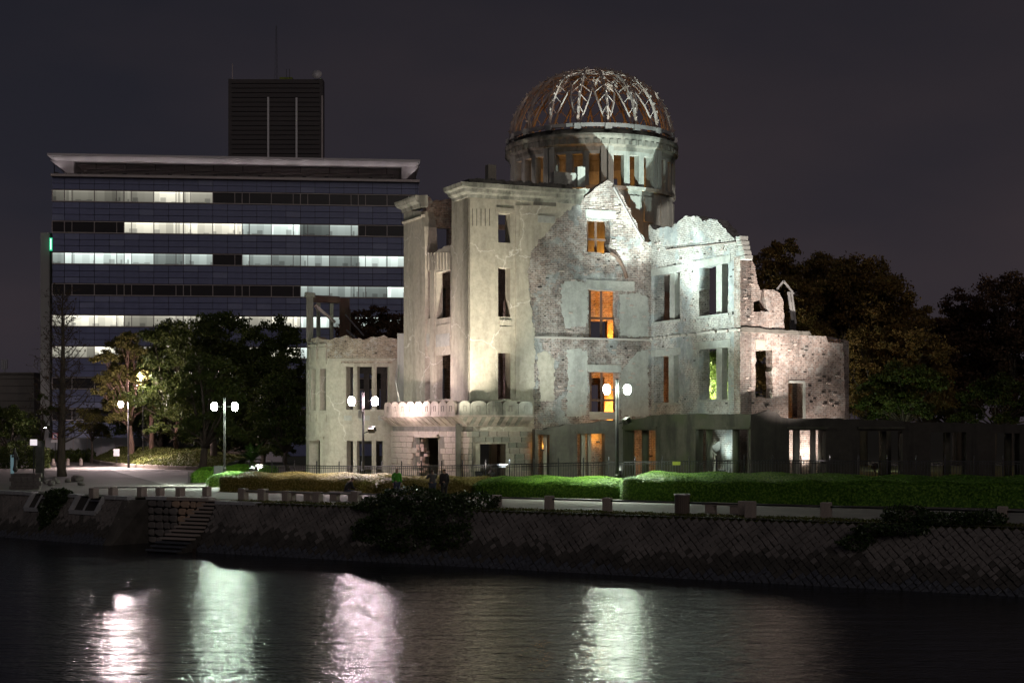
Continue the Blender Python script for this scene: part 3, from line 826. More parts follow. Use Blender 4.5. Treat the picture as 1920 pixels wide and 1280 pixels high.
def arch_block(path, s, w, depth, parent, mat):
    q = path.at(s); n_ = path.nout(s, .2); d_ = path.tan(s, .2)
    prof = [(-w / 2, z_par0), (w / 2, z_par0), (w / 2, z_par1 - .18), (w * .36, z_par1 - .05), (w * .15, z_par1), (-w * .15, z_par1), (-w * .36, z_par1 - .05), (-w / 2, z_par1 - .18)]
    f_ = [Vector((*(q + d_ * a), z)) for a, z in prof]
    o = prism(f_, Vector((-n_.x, -n_.y, 0)) * depth, mat, 'parapet_block', parent)
    c_ = q + n_ * .02
    zc_ = (z_par0 + z_par1) / 2 - .05
    sq = MB()
    for (a0, a1, b0, b1) in ((-.12, .12, .14, .19), (-.12, -.08, -.16, .14), (.08, .12, -.16, .14)):
        sq.hexa([(*(c_ + d_ * a0), zc_ + b0), (*(c_ + d_ * a1), zc_ + b0), (*(c_ + d_ * a1 - n_ * .08), zc_ + b0), (*(c_ + d_ * a0 - n_ * .08), zc_ + b0)],
                [(*(c_ + d_ * a0), zc_ + b1), (*(c_ + d_ * a1), zc_ + b1), (*(c_ + d_ * a1 - n_ * .08), zc_ + b1), (*(c_ + d_ * a0 - n_ * .08), zc_ + b1)])
    sq.build('carved_square', 'old_concrete', o)
sa0 = pa.find_px(722) if False else pa.len * .22
edges = [721, 734, 747.5, 762, 777, 792.5, 807.5, 822.5, 837, 853]
def arc_s(px):
    best = None
    for k in range(600):
        s = pa.len * (.18 + .82 * k / 599); q = pa.at(s); v = abs(960 + q.x / q.y * F - px)
        if best is None or v < best[0]: best = (v, s)
    return best[1]
ss_ = [arc_s(px) for px in edges]
for a, b_ in zip(ss_, ss_[1:]):
    if b_ - a > .25: arch_block(pa, (a + b_) / 2, (b_ - a) * .97, .45, bal, 'porch_stone')
k0 = [ps.find_px(x) for x in (854, 882, 912, 942, 972, 999)]
for a, b_ in zip(k0, k0[1:]): arch_block(ps, (a + b_) / 2, (b_ - a) * .97, .45, bal, 'ledge_concrete')
fullp = arc + straight[1:]
sweep('cove', fullp, [(-.9, z_br - .05), (-.78, z_br - .05), (-.62, z_br + .12), (-.32, z_br + .32), (-.06, z_br + .52), (.04, z_par0 - .1), (.04, z_par0 - .003), (-.9, z_par0 - .003)], 'porch_stone', bal)
# curved ribs under the parapet
fp_ = Path(fullp)
sc_ = 1.0
while sc_ < fp_.len - .3:
    q = fp_.at(sc_); n_ = fp_.nout(sc_, .15); d_ = fp_.tan(sc_, .15)
    prof = [(-.80, z_br - .04), (-.58, z_br + .10), (-.28, z_br + .30), (-.03, z_br + .5), (.07, z_par0 - .12), (-.3, z_par0 - .12), (-.8, z_par0 - .12)]
    f_ = [Vector((*(q + n_ * a - d_ * .13), z)) for a, z in prof]
    prism(f_, Vector((d_.x, d_.y, 0)) * .26, 'porch_stone' if sc_ < pa.len else 'ledge_concrete', 'bracket', bal); sc_ += .62
# balcony floor
fl = [Vector((p.x, p.y)) for p in fullp] + [FR(p_end, -.1), FR(.2, -.1), FR(.2, -10.5)]
mb = MB(); zf = z_par0 - .05
tri = tessellate_polygon([[Vector((p.x, p.y, 0)) for p in fl]]); mb.v = [(p.x, p.y, zf) for p in fl]; mb.f = [tuple(t_) for t_ in tri]; mb.uv = [None] * len(mb.f)
mb.build('slab', 'old_concrete', bal)
porch = empty('porch', ruin)
inner = [p + (Vector((0, 0))) for p in arc]
pin = []
pp = Path(arc)
for k in range(60):
    s = pp.len * k / 59; pin.append(pp.at(s) - pp.nout(s, .2) * .78)
pin.append(FR(-.12, .08))
pin = Path(pin)
def pin_s(px, lo=.2):
    best = None
    for k in range(800):
        s = pin.len * (lo + (1 - lo) * k / 799); q = pin.at(s); v = abs(960 + q.x / q.y * F - px)
        if best is None or v < best[0]: best = (v, s)
    return best[1]
d0, d1 = pin_s(786), pin_s(821)
zd = PZ(820, 104)
pathwall('wall', pin, .7, GZ - .3, z_br + .1, [(d0, d1, GZ - .3, zd)], 'old_concrete', porch, ds=.3, off=-.03)
# rusticated blocks
course = .36; nzc = int((z_br - GZ) / course)
for j in range(nzc + 1):
    zc_ = GZ - .1 + j * course + course / 2
    s = pin.len * .24 + (j % 2) * .33
    while s < pin.len - .2:
        w = random.choice((.55, .66, .66, .8))
        if s + w > pin.len: w = pin.len - s
        sm = s + w / 2
        if not (d0 - .15 < s + w and s < d1 + .1 and zc_ < zd + .12) and zc_ + course / 2 < z_br:
            q = pin.at(sm); n_ = pin.nout(sm, .2)
            piece('stone_block', 'porch_stone', porch, Vector((*(q - n_ * .02), zc_)), pin.tan(sm, .2), (w - .035, .18 + random.uniform(0, .05), course - .035), bev=.05)
        s += w
for j in range(nzc + 1):
    zc_ = GZ - .1 + j * course + course / 2; p_ = .05 + (j % 2) * .3
    while p_ < hit(1000, Q0, Q1) - .3 and zc_ + course / 2 < z_br:
        w = random.choice((.55, .66, .8)); px_ = 960 + FR(p_ + w / 2, 0).x / FR(p_ + w / 2, 0).y * F
        if not (884 < px_ < 957 and zc_ < PZ(826, 100)):
            piece('stone_block', 'ledge_concrete' if random.random() < .6 else 'porch_stone', porch, FZ(p_ + w / 2, .01, zc_), CX, (w - .035, .12 + random.uniform(0, .04), course - .035), bev=.05)
        p_ += w
for j in range(nzc + 1):
    zc_ = GZ - .1 + j * course + course / 2
    if zc_ + course / 2 < z_br: piece('quoin', 'porch_stone', porch, FZ(-.12, -.05, zc_), CX, (.62 if j % 2 else .5, .5 if j % 2 else .62, course - .03), bev=.05)
# broken edge of the doorway
for k in range(26):
    zc_ = GZ + .2 + random.random() * (zd - GZ - .2); q = pin.at(d0 - .1 + random.uniform(-.25, .2)); n_ = pin.nout(d0, .2)
    piece('broken_stone', 'brick_bare', porch, Vector((*(q - n_ * random.uniform(.1, .6)), zc_)), (random.uniform(-1, 1), random.uniform(-1, 1)), (random.uniform(.2, .45), .3, random.uniform(.12, .3)), bev=.1)
q = pin.at((d0 + d1) / 2); n_ = pin.nout((d0 + d1) / 2, .2)
piece('door_lintel', 'porch_stone', porch, Vector((*(q + n_ * .05), zd + .12)), pin.tan((d0 + d1) / 2), (d1 - d0 + .4, .35, .2))
for f in (.35, .62, .85):
    q = pin.at(d0 + (d1 - d0) * f); n_ = pin.nout(d0, .2); piece('inner_column', 'plaster', porch, Vector((*(q - n_ * 2.4), 2.0)), CX, (.3, .3, 3.6))

# --- curved left wing
wing = empty('curved_wing', ruin)
cw = Vector((PX(700, 116.5), 116.5)); RW = 125 * 116.5 / F
def wpt(a, r=RW): return Vector((cw.x + r * math.sin(a), cw.y - r * math.cos(a)))
wpts = [wpt(R(-125 + k * 3)) for k in range(64)]
wpth = Path(wpts)
def wa(px):                                                   # arc position for a photo column on the front of the wing
    best = None
    for k in range(900):
        s = wpth.len * k / 899; q = wpth.at(s); n_ = wpth.nout(s)
        if n_.dot(-q) < 0: continue
        v = abs(960 + q.x / q.y * F - px)
        if best is None or v < best[0]: best = (v, s)
    return best[1]
YW = 112.5
zwt = PZ(634, YW)
hw = []
for a, b_ in ((649, 662), (670, 697), (706, 730)): hw.append((wa(a), wa(b_), PZ(768, YW), PZ(688, YW)))
for a, b_ in ((577.5, 580), (584, 592), (600, 611)): hw.append((wa(a), wa(b_), PZ(769, YW + 1), PZ(692, YW + 1)))
for a, b_ in ((650, 662), (669, 697), (705, 719)): hw.append((wa(a), wa(b_), GZ, PZ(826, YW)))
hw.append((wa(580), wa(600), GZ, PZ(826, YW)))
def wtop(s): return zwt + .12 * math.sin(s * 2.3) + .06 * math.sin(s * 7.1) + random.uniform(-.05, .05)
pathwall('wall', wpth, .7, GZ - .3, PZ(672, YW), hw, 'plaster', wing, ds=.35)
pathwall('upper_band', wpth, .6, PZ(672, YW), zwt, [], 'brick_wing', wing, ds=.3, off=-.05, top=wtop)
def warc(px0, px1, py0, py1, o, mat, name, t_=.1):
    s0, s1 = wa(px0), wa(px1); sub = Path([wpth.at(s0 + (s1 - s0) * k / 5) + wpth.nout(s0 + (s1 - s0) * k / 5) * o for k in range(6)])
    return pathwall(name, sub, t_ + o, PZ(py1, YW), PZ(py0, YW), [], mat, wing, ds=.4)
for a, b_ in ((640, 666), (668, 699), (703, 730)):
    warc(a + 2, b_ - 2, 776, 790, .05, 'plaster', 'apron_panel'); warc(a + 6, b_ - 6, 779, 788, .08, 'plaster_cool', 'apron_field'); warc(a, b_, 682, 688, .07, 'plaster', 'head_trim')
for a, b_ in ((578, 582), (584, 594), (598, 612)):
    warc(a, b_, 776, 790, .05, 'plaster', 'apron_panel'); warc(a, b_, 650, 682, .05, 'plaster', 'head_panel'); warc(a, b_, 644, 649, .1, 'plaster', 'head_trim')
warc(577, 745, 792, 795, .1, 'plaster', 'string_course'); warc(640, 735, 678, 682, .06, 'brick_wing', 'relieving_course')
warc(645, 725, 818, 823, .08, 'plaster', 'head_trim'); warc(576, 608, 818, 823, .1, 'plaster', 'head_trim')
for a in (664, 700.5): warc(a, a + 3.5, 690, 770, .04, 'plaster', 'mullion_face')
warc(580, 598, 824, 826, .2, 'plaster', 'door_hood')
# surviving frame of the storey above
fr = MB(); 
def wcol(px, y0, y1, w, mat, Y=113, nm='frame_column', depth=.6):
    z0, z1 = PZ(y1, Y), PZ(y0, Y); return piece(nm, mat, wing, (PX(px, Y), Y, (z0 + z1) / 2), (1, .1), (w, depth, z1 - z0))
wcol(581, 556, 640, .5, 'old_concrete', 115.5); wcol(597, 566, 640, .3, 'old_concrete', 120); wcol(622, 568, 640, .26, 'plaster', 121); wcol(646, 560, 640, .75, 'rust_dark', 119); wcol(654, 580, 640, .3, 'old_concrete', 121)
piece('frame_lintel', 'rust_dark', wing, (PX(608, 117.5), 117.5, PZ(561, 117.5)), (1, .12), (2.3, .6, .5), .04, .08); piece('broken_cap', 'ledge_concrete', wing, P(581, 553, 115.5), (1, .2), (.75, .6, .35), .1, .1)
mb = MB(); mb.bar(P(590, 572, 116), P(628, 604, 117), .18, .18); mb.build('fallen_bar', 'rust', wing)
MB().bar(P(648, 590, 117), P(682, 629, 113), .08, .08).build('fallen_bar', 'pale_steel', wing)
MB().bar(P(650, 619, 114.5), P(664, 631, 112.5), .1, .1).build('fallen_bar', 'pale_steel', wing)
# rear of the wing so that the openings look into rooms
A_r, B_r = Vector((PX(575, 124), 124)), Vector((PX(790, 124), 124))
out = jag(outl(A_r, B_r, [(585, 898), (790, 898), (790, 645), (600, 648), (585, 660)]), 2, 4, .4, .15)
polywall('rear_wall', A_r, B_r, out, [rect(A_r, B_r, 660 + 32 * k, 682 + 32 * k, 700, 775) for k in range(3)] + [rect(A_r, B_r, 672, 700, 832, 890), rect(A_r, B_r, 705, 720, 832, 890)], .5, 'old_concrete', wing)
MB().tube([P(745, 690, 110.6), P(742, 712, 110.4), P(746, 735, 110.4), P(752, 760, 110.6)], .07, 6).build('bent_rod', 'pale_steel', wing)
strip_ = wcol(751, 625, 755, .45, 'plaster_cool', 111.6, 'wing_pier', .3)

# --- drum under the dome
drum = empty('drum', ruin)
YD = 113.0; DC = Vector((PX(1109, YD), YD)); RD = 152 * YD / F
dpts = Path([Vector((DC.x + RD * math.sin(R(a)), DC.y - RD * math.cos(R(a)))) for a in np.arange(-180, 180.5, 3)])
def da(deg): return dpts.len * (deg + 180) / 360
zwb, zwtop = PZ(352, 108.6), PZ(294, 108.6)
dh = []
for gidx in range(9):
    c0 = -12.4 + 40 * gidx
    for k in (-1, 0, 1):
        a = ((c0 + k * 11.6 + 180) % 360) - 180
        if abs(a) < 174: dh.append((da(a - 3.7), da(a + 3.7), zwb, zwtop))
zcb = PZ(290, 109)
pathwall('drum_wall', dpts, .55, 13.2, zcb + .3, dh, 'plaster_drum', drum, ds=.6)
lowh = [(da(-6), da(6), 4.2, 7.2), (da(-8), da(8), 9.0, 11.0), (da(172), da(179), 4.2, 7), (da(166), da(178), 9, 12), (da(-178), da(-166), 9.5, 12), (da(20), da(32), 8, 11), (da(-34), da(-22), 8, 11)]
pathwall('lower_wall', dpts, .5, GZ - .3, 13.2, lowh, 'brick_inner', drum, ds=.6, off=-.04)
closed = [Vector((DC.x + RD * math.sin(R(a)), DC.y - RD * math.cos(R(a)))) for a in np.arange(-180, 180.5, 4)]
zl = PZ(262, 109.5)
sweep('cornice', closed, [(-.5, zcb), (.05, zcb), (.1, zcb + .25), (.28, zcb + .4), (.30, zcb + .75), (.38, zl - .15), (.38, zl), (-.5, zl + .1)], 'ledge_concrete', drum)
sweep('sill_band', closed, [(-.2, zwb - .3), (.16, zwb - .3), (.2, zwb - .05), (-.2, zwb - .02)], 'plaster_drum', drum)
sweep('gutter_ledge', [DC + (p - DC) * .955 for p in closed], [(-.35, zl), (.1, zl), (.1, zl + .42), (-.35, zl + .5)], 'ledge_concrete', drum)
for gidx in range(9):
    for da_ in (17.6, 22.4):
        a = R(-12.4 + 40 * gidx + da_); q = Vector((DC.x + (RD + .06) * math.sin(a), DC.y - (RD + .06) * math.cos(a)))
        piece('pilaster', 'plaster_drum', drum, (q.x, q.y, (zwb + zcb) / 2 + .2), (math.cos(a), math.sin(a)), (.36, .2, zcb - zwb + .9))
    for k in (-1, 0, 1):
        a = R(-12.4 + 40 * gidx + k * 11.6); q = Vector((DC.x + (RD + .02) * math.sin(a), DC.y - (RD + .02) * math.cos(a)))
        piece('panel', 'plaster_drum', drum, (q.x, q.y, zwb - 1.5), (math.cos(a), math.sin(a)), (.8, .12, 1.7), bev=.01)
for k in range(72):
    a = R(k * 5); q = Vector((DC.x + (RD + .3) * math.sin(a), DC.y - (RD + .3) * math.cos(a)))
    piece('dentil', 'ledge_concrete', drum, (q.x, q.y, zcb + .56), (math.cos(a), math.sin(a)), (.26, .14, .3))
# broken roof stub in front of the drum, left of the gable
A_s, B_s = FR(3, -1.6), FR(14, -1.6)
piece('roof_stub', 'plaster_drum', drum, P(1058, 338, 104.5), CX, (1.75, .5, .95)); piece('roof_stub', 'plaster_drum', drum, P(1087, 333, 104.7), CX, (.55, .5, 1.35))
# stair tower behind on the right, in shade
tower_pts = [(DC.x + 2.0, DC.y - 4.2), (DC.x + RD + .05, DC.y - 1.0), (DC.x + RD + .05, DC.y + 4), (DC.x + 2, DC.y + 5)]
mb = MB(); mb.v = [(x, y, 14.5) for x, y in tower_pts] + [(x, y, zwb + .2) for x, y in tower_pts]

# --- steel dome
dome = empty('dome_frame', ruin, (DC.x, DC.y, 0))
ZR = 24.15; RR = 153 * YD / F; HD = PZ(136, YD) - ZR
def dp(a, f, off=0.0):         # a azimuth deg, f meridian 0 base..1 crown
    th = f * math.pi / 2; r = RR * math.cos(th) ** .92 - off * math.cos(th); z = HD * math.sin(th) - off * math.sin(th)
    return Vector((r * math.sin(R(a)), -r * math.cos(R(a)), ZR + z))
MD = Matrix.Translation(Vector((DC.x, DC.y, 0)))
mb = MB(); NM = 12
for k in range(NM):
    f0, f1 = .97 * k / NM, .97 * (k + 1) / NM
    mb.bar(dp(0, f0), dp(0, f1), .17, .15, (1, 0, 0))
    if f0 > .02: mb.bar(dp(0, f0, -.05), dp(0, f0, -.19), .07, .09)          # short cleats on the outside
ribm = mb.mesh('rib', 'rust')
mb = MB()
for k in range(NM):
    f0, f1 = .97 * k / NM, .97 * (k + 1) / NM
    if k < 5: continue
    mb.bar(dp(0, f0, .32), dp(0, f1, .32), .06, .06, (1, 0, 0)); mb.bar(dp(0, f0, .0), dp(0, f1, .32), .045, .045) if k % 2 == 0 else mb.bar(dp(0, f0, .32), dp(0, f1, 0), .045, .045)
trm = mb.mesh('inner_chord', 'rust')
mb = MB()
seq = [(0, 0.0), (3.2, .12), (6.0, .24), (8.4, .36), (10, .47)]
for sg in (1, -1):
    for (a0, f0), (a1, f1) in zip(seq, seq[1:]): mb.bar(dp(sg * a0, f0, .3), dp(sg * a1, f1, .3), .10, .09)
    for (a0, f0) in seq[1:-1]: mb.bar(dp(0, f0 + .07, 0), dp(sg * a0, f0, .3), .045, .045)
    mb.bar(dp(sg * 10, .47, .3), dp(0, .60), .06, .06); mb.bar(dp(0, .60), dp(sg * 20, .72), .055, .055); mb.bar(dp(0, .74), dp(sg * 20, .62), .055, .055); mb.bar(dp(0, .76), dp(sg * 20, .88), .05, .05)
arm = mb.mesh('arch_brace', 'rust')
for k in range(18):
    Mr = MD @ Matrix.Rotation(R(8.2 + 20 * k), 4, 'Z')
    link('rib', ribm, None, dome, Mr); link('inner_chord', trm, None, dome, Mr); link('arch_brace', arm, None, dome, Mr)
    foot = MB().box(-.22, .22, -RR - .28, -RR + .2, ZR - .28, ZR + .08).mesh('foot_plate', 'pale_steel') if k == 0 else foot
    link('foot_plate', foot, None, dome, Mr)
for f, w, off in ((0, .2, .0), (.60, .07, .0), (.76, .06, 0), (.97, .12, .0)):
    mb = MB(); n = 72
    for k in range(n): mb.bar(dp(360 * k / n, f, off), dp(360 * (k + 1) / n + .3, f, off), w, w * (1.2 if f == 0 else 1))
    link('ring', mb.mesh('ring', 'pale_steel' if f == 0 else 'rust'), None, dome, MD)
mb = MB(); rr2 = random.Random(5)
for k in range(8):
    a = rr2.uniform(0, 360); f = rr2.uniform(.5, .95); mb.bar(dp(a, f, rr2.uniform(0, .4)), dp(a + rr2.uniform(-14, 14), min(.97, f + rr2.uniform(.04, .16)), rr2.uniform(0, .4)), .045, .045)
link('twisted_lattice', mb.mesh('twisted_lattice', 'rust'), None, dome, MD)

# --- brick side wall (faces left, comes towards the river)
D0 = FR(P_D, 0); D1 = FR(P_D, 16)
side = empty('side_wall', ruin)
out = outl(D0, D1, [(1216, 908), (1389, 910), (1389, 470), (1382, 462), (1377, 447), (1367, 438), (1358, 428), (1345, 413), (1335, 411), (1317, 416), (1311, 408), (1300, 404), (1288, 405), (1273, 414), (1262, 424), (1244, 427), (1230, 431), (1216, 422)])
out = jag(out, 2, 17, .22, .09)
WN = [(1227, 1275, 513, 601), (1311, 1365, 497, 590), (1226, 1272, 667, 755), (1311, 1365, 653, 749)]
dhh = [rect(D0, D1, *w) for w in WN]
polywall('wall', D0, D1, out, [rough_rect(h, .05, .3) for h in dhh], .75, 'brick_pale', side)
for w, h in zip(WN, dhh):
    (s0, z0), (s1, _), (_, z1) = h[0], h[1], h[2]
    hh_ = [(s0 - .5, z1), (s1 + .3, z1), (s1 + .3, z1 + .45), (s0 - .5, z1 + .45)]; polywall('lintel', D0, D1, hh_, [], .2, 'plaster_cool', side, -.03)
    sm = s0 + (s1 - s0) * .60; polywall('mullion', D0, D1, [(sm - .33, z0), (sm + .33, z0), (sm + .33, z1), (sm - .33, z1)], [], .4, 'plaster_cool', side, .2)
    polywall('sill', D0, D1, [(s0 - .1, z0 - .12), (s1 + .1, z0 - .12), (s1 + .1, z0), (s0 - .1, z0)], [], .5, 'plaster_cool', side, -.06)
s_end = hit(1389, D0, D1)
for k in range(40):
    s0 = s_end * k / 40; zz = PZ(636 - 18 * k / 40, 105.5 - .9 * s0) ; d_ = (D1 - D0).normalized(); q = D0 + d_ * (s0 + s_end / 80) - CX * .06
    if random.random() < .85: piece('string_brick', 'brick_pale', side, (q.x, q.y, zz + random.uniform(-.02, .02)), d_, (s_end / 40 - .01, .2, .14))
mb = MB(); mb.bar(FZ(P_D - .05, 2, PZ(470, 104)), FZ(P_D - .05, s_end, PZ(455, 96)), .05, .05); mb.build('tie_rod', 'rust', side)
for k in range(5):
    piece('hanging_masonry', 'plaster_cool', side, P(1391 + k * 2.2, 447 + k * 9, FR(P_D, s_end).y - .1), CX, (random.uniform(.5, .75), .5, .26), bev=.08)

# --- brick end wall (faces the camera)
E_0 = FR(P_D, s_end); E_1 = FR(P_D + 20, s_end)
endw = empty('end_wall', ruin)
out = outl(E_0, E_1, [(1388, 908), (1586, 908), (1585, 780), (1581, 644), (1553, 642), (1549, 630), (1512, 628), (1500, 621), (1471, 619), (1468, 562), (1462, 550), (1450, 543), (1432, 543), (1437, 575), (1441, 584), (1413, 584), (1413, 566), (1425, 562), (1428, 548), (1420, 530), (1416, 500), (1410, 487), (1400, 482), (1388, 480)])
out = jag(out, 2, 23, .25, .05)
he = [rect(E_0, E_1, 1417, 1448, 656, 746), rect(E_0, E_1, 1478, 1507, 716, 800)]
polywall('wall', E_0, E_1, out, [rough_rect(he[0], .07, .3), he[1]], .7, 'brick_bare', endw)
polywall('plaster_patch', E_0, E_1, rect(E_0, E_1, 1416, 1434, 637, 656), [], .1, 'plaster', endw, -.04)
h = he[1]; fm = MB()
for (a, b_) in ((h[3], h[2]), (h[2], h[1])): fm.bar(Vector((*(E_0 + CX * a[0] - AX * -.03), a[1])), Vector((*(E_0 + CX * b_[0] - AX * -.03), b_[1])), .16, .14)
fm.build('door_frame', 'plaster_cool', endw)
# jutting floor edge
lp = outl(E_0, E_1, [(1388, 622), (1520, 628), (1516, 621), (1388, 614)]); polywall('floor_edge', E_0, E_1, jag(lp, 0, 4, .4, .05), [], .5, 'old_concrete', endw, -.12)
# remains of plaster and a leaning steel window
sfr = empty('leaning_window', ruin)
Yl = 98.5
mb = MB(); mb.bar(P(1478, 547, Yl), P(1486, 600, Yl), .16, .2); mb.bar(P(1484, 547, Yl), P(1492, 607, Yl), .12, .12)
for y in (549, 567, 584): mb.bar(P(1479, y, Yl), P(1489, y + 1, Yl), .08, .1)
mb.build('frame', 'pale_steel', sfr)
mb = MB(); mb.bar(P(1457, 542, Yl), P(1469, 527, Yl), .16, .12); mb.bar(P(1469, 527, Yl), P(1486, 548, Yl), .16, .12); mb.build('bent_head', 'pale_steel', sfr)
piece('post', 'dark_steel', sfr, P(1487, 612, Yl + .2), (1, 0), (.35, .3, 1.0))
# rear walls of the right-hand rooms
A_q, B_q = FR(P_D + 7.5, 4.0), FR(P_D + 7.5, 12)
out = jag([(0, .2), (6.6, .2), (6.6, 9.2), (4, 9.6), (2, 8.0), (0, 7.6)], 2, 5, .3, .1)
polywall('partition', A_q, B_q, out, [[(1.2, 4.5), (2.6, 4.5), (2.6, 7), (1.2, 7)]], .5, 'brick_bare', endw)
simple('brick_piece', (.40, .30, .26), (.50, .45, .41), 3, .9)
def scatter(parent, A, B, n, px0, px1, py0, py1, holes, off=0.0):
    A = V2(A); d_ = (V2(B) - A).normalized(); nf = Vector((d_.y, -d_.x)); k = 0; tries = 0
    while k < n and tries < n * 6:
        tries += 1; px, py = random.uniform(px0, px1), random.uniform(py0, py1); s_, z = wp(A, B, px, py)
        if any(h[0][0] - .25 < s_ < h[1][0] + .25 and h[0][1] - .15 < z < h[2][1] + .15 for h in holes): continue
        q = A + d_ * s_ - nf * off; dark = random.random() < .45
        if dark: piece('dark_hole_plate', 'revetment_backing', parent, Vector((*(q + nf * .0), z)), d_, (random.uniform(.1, .26), .03, random.uniform(.06, .11)))  # thin dark plate paints the shade inside a small hole
        else: piece('brick', 'brick_piece', parent, Vector((*(q + nf * random.uniform(-.05, .0)), z)), d_, (random.uniform(.2, .34), .16, .11), random.uniform(-.03, .03), bev=.06)
        k += 1
scatter(gable, Q0, Q1, 80, 1010, 1214, 470, 770, gh, .06); scatter(gable, Q0, Q1, 22, 1095, 1165, 380, 470, gh, .06)
scatter(side, D0, D1, 60, 1230, 1384, 450, 765, dhh, 0.0); scatter(endw, E_0, E_1, 34, 1396, 1575, 645, 775, he, 0.0); scatter(endw, E_0, E_1, 14, 1396, 1412, 495, 610, he, 0.0)
# --- low ground-floor wall in front
loww = empty('ground_floor_wall', ruin)
L0 = FR(hit(1003, FR(0, 1.0), FR(20, 1.0)), 1.0); L1 = Vector((PX(1168, 102.4), 102.4))
out = outl(L0, L1, [(1003, 908), (1168, 908), (1168, 787), (1135, 789), (1100, 793), (1060, 795), (1050, 799), (1028, 801), (1020, 806), (1003, 804)])
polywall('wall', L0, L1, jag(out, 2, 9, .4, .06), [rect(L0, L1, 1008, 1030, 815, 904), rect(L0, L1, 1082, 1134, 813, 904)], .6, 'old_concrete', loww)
for a, b_ in ((1003, 1034), (1078, 1138)): polywall('head_trim', L0, L1, rect(L0, L1, a, b_, 808, 813), [], .2, 'old_concrete', loww, -.10)
for px, w in ((1090, .28), (1102, .2), (1018, .25)):
    s_ = hit(px, L0, L1); q = L0 + (L1 - L0).normalized() * s_; piece('pillar', 'plaster', loww, (q.x + .1, q.y + .5, 2.0), L1 - L0, (w, .3, 3.4))
L2 = Vector((PX(1170, 101.4), 101.4)); L3 = Vector((PX(1412, 93.6), 93.6)); L4 = Vector((PX(2050, 96.5), 96.5))
out = outl(L2, L3, [(1168, 908), (1412, 912), (1412, 776), (1310, 775), (1226, 778), (1200, 784), (1168, 786)])
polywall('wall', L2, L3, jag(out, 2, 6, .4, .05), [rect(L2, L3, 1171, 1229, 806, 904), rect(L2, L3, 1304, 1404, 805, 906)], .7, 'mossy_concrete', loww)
out = outl(L3, L4, [(1408, 912), (2040, 906), (2040, 797), (1920, 795), (1700, 790), (1600, 785), (1500, 784), (1466, 782), (1456, 772), (1440, 769), (1425, 774), (1408, 777)])
polywall('wall', L3, L4, jag(out, 2, 11, .4, .06), [rect(L3, L4, 1480, 1548, 806, 906), rect(L3, L4, 1612, 1692, 808, 906), rect(L3, L4, 1745, 1812, 810, 906), rect(L3, L4, 1866, 1912, 812, 906)], .7, 'dark_concrete', loww, .0)
for a, b_, A__, B__ in ((1300, 1408, L2, L3), (1168, 1232, L2, L3), (1476, 1552, L3, L4), (1608, 1696, L3, L4)):
    polywall('head_trim', A__, B__, rect(A__, B__, a, b_, 800, 804), [], .2, 'mossy_concrete', loww, -.12)
for px, Y, r_ in ((1184, 102.2, .2), (1210, 101.5, .24), (1330, 96.9, .2), (1380, 95.4, .22), (1493, 95.2, .22), (1524, 95.3, .18), (1541, 95.6, .24), (1655, 96, .22), (1665, 98.2, .2), (1775, 96.4, .22), (1890, 97, .22)):
    MB().tube([(PX(px, Y), Y, .3), (PX(px, Y), Y, 3.75)], r_, 12).build('column', 'plaster_cool' if px > 1480 and px < 1545 else 'mossy_concrete', loww, True)
# sloping slab of a fallen stair seen through the second opening
mb = MB(); a = P(1335, 842, 98.4); b_ = P(1372, 815, 98.4); mb.bar(a, b_, 1.6, .45, (0, 0, 1)); mb.build('fallen_stair', 'plaster_cool', loww)

# --- lamps inside the ruin (sodium) 
for k, (x, y, z, pw) in enumerate(((DC.x, DC.y, 19.3, 400), (DC.x - 1.2, DC.y - RD - .9, 1.2, 420), (DC.x + 1.5, DC.y - RD - .7, 4.9, 620), (DC.x + 1.5, DC.y - RD - .8, 9.6, 480), (DC.x + 1.2, DC.y - RD - .8, 14.2, 360), (*FR(4.75, -1.7), 6.2, 22), (*FR(4.75, -1.7), 11.5, 22), (DC.x + 4.6, DC.y - 6.0, 4.8, 260), (PX(1121, 103.2), 103.2, 3.1, 34), (PX(1017, 101.3), 101.3, 2.6, 14), (PX(1220, 103.6), 103.6, 2.2, 40))):
    fx = thing('sodium_lamp', 'small orange lamp glowing inside the ruin, seen through %s' % ('the drum windows', 'the ground floor doorway', 'the lowest gable window', 'the middle gable window', 'the top gable window', 'the lower side window', 'the upper side window', 'the side wall window', 'the second ground floor opening', 'the narrow ground floor door', 'the first dark low opening')[k], 'lamp', (x, y, z), 'orange lamps inside the ruin')
    MB().box(x - .12, x + .12, y - .1, y + .1, z - .22, z - .12).build('housing', 'dark_steel', fx)
    point('lamp_light', fx, (x, y, z + .1), pw, (1, .40, .06), .12)

# ================================================================ OFFICE BLOCK
YO0, YO1 = 211.0, 216.2
OA = Vector((PX(98, YO0), YO0)); OB = Vector((PX(785, YO1), YO1)); OD = (OB - OA).normalized(); ON = Vector((-OD.y, OD.x)); OLEN = (OB - OA).length
off = thing('office_building', 'long blue-grey office block with bands of lit windows and a white roof canopy', 'building', (OA.x, OA.y, 0))
def os_(px): return hit(px, OA, OB)
def op(s, o, z): q = OA + OD * s + ON * o; return Vector((q.x, q.y, z))
zr = lambda py: PZ(py, YO0)
z_top = zr(331)
MB().obox(OA + OD * (OLEN / 2) + ON * 9.2, OD, ON, 0, z_top - .05, OLEN / 2 - .02, 9.0).build('core', 'office_dark', off)
FH = zr(357) - zr(415.6)             # storey height
win_h = zr(356) - zr(377)
mods = [0.0] + [os_(121) + k * 3.86 for k in range(14)]
mods = [x for x in mods if x < OLEN - .3] + [OLEN]
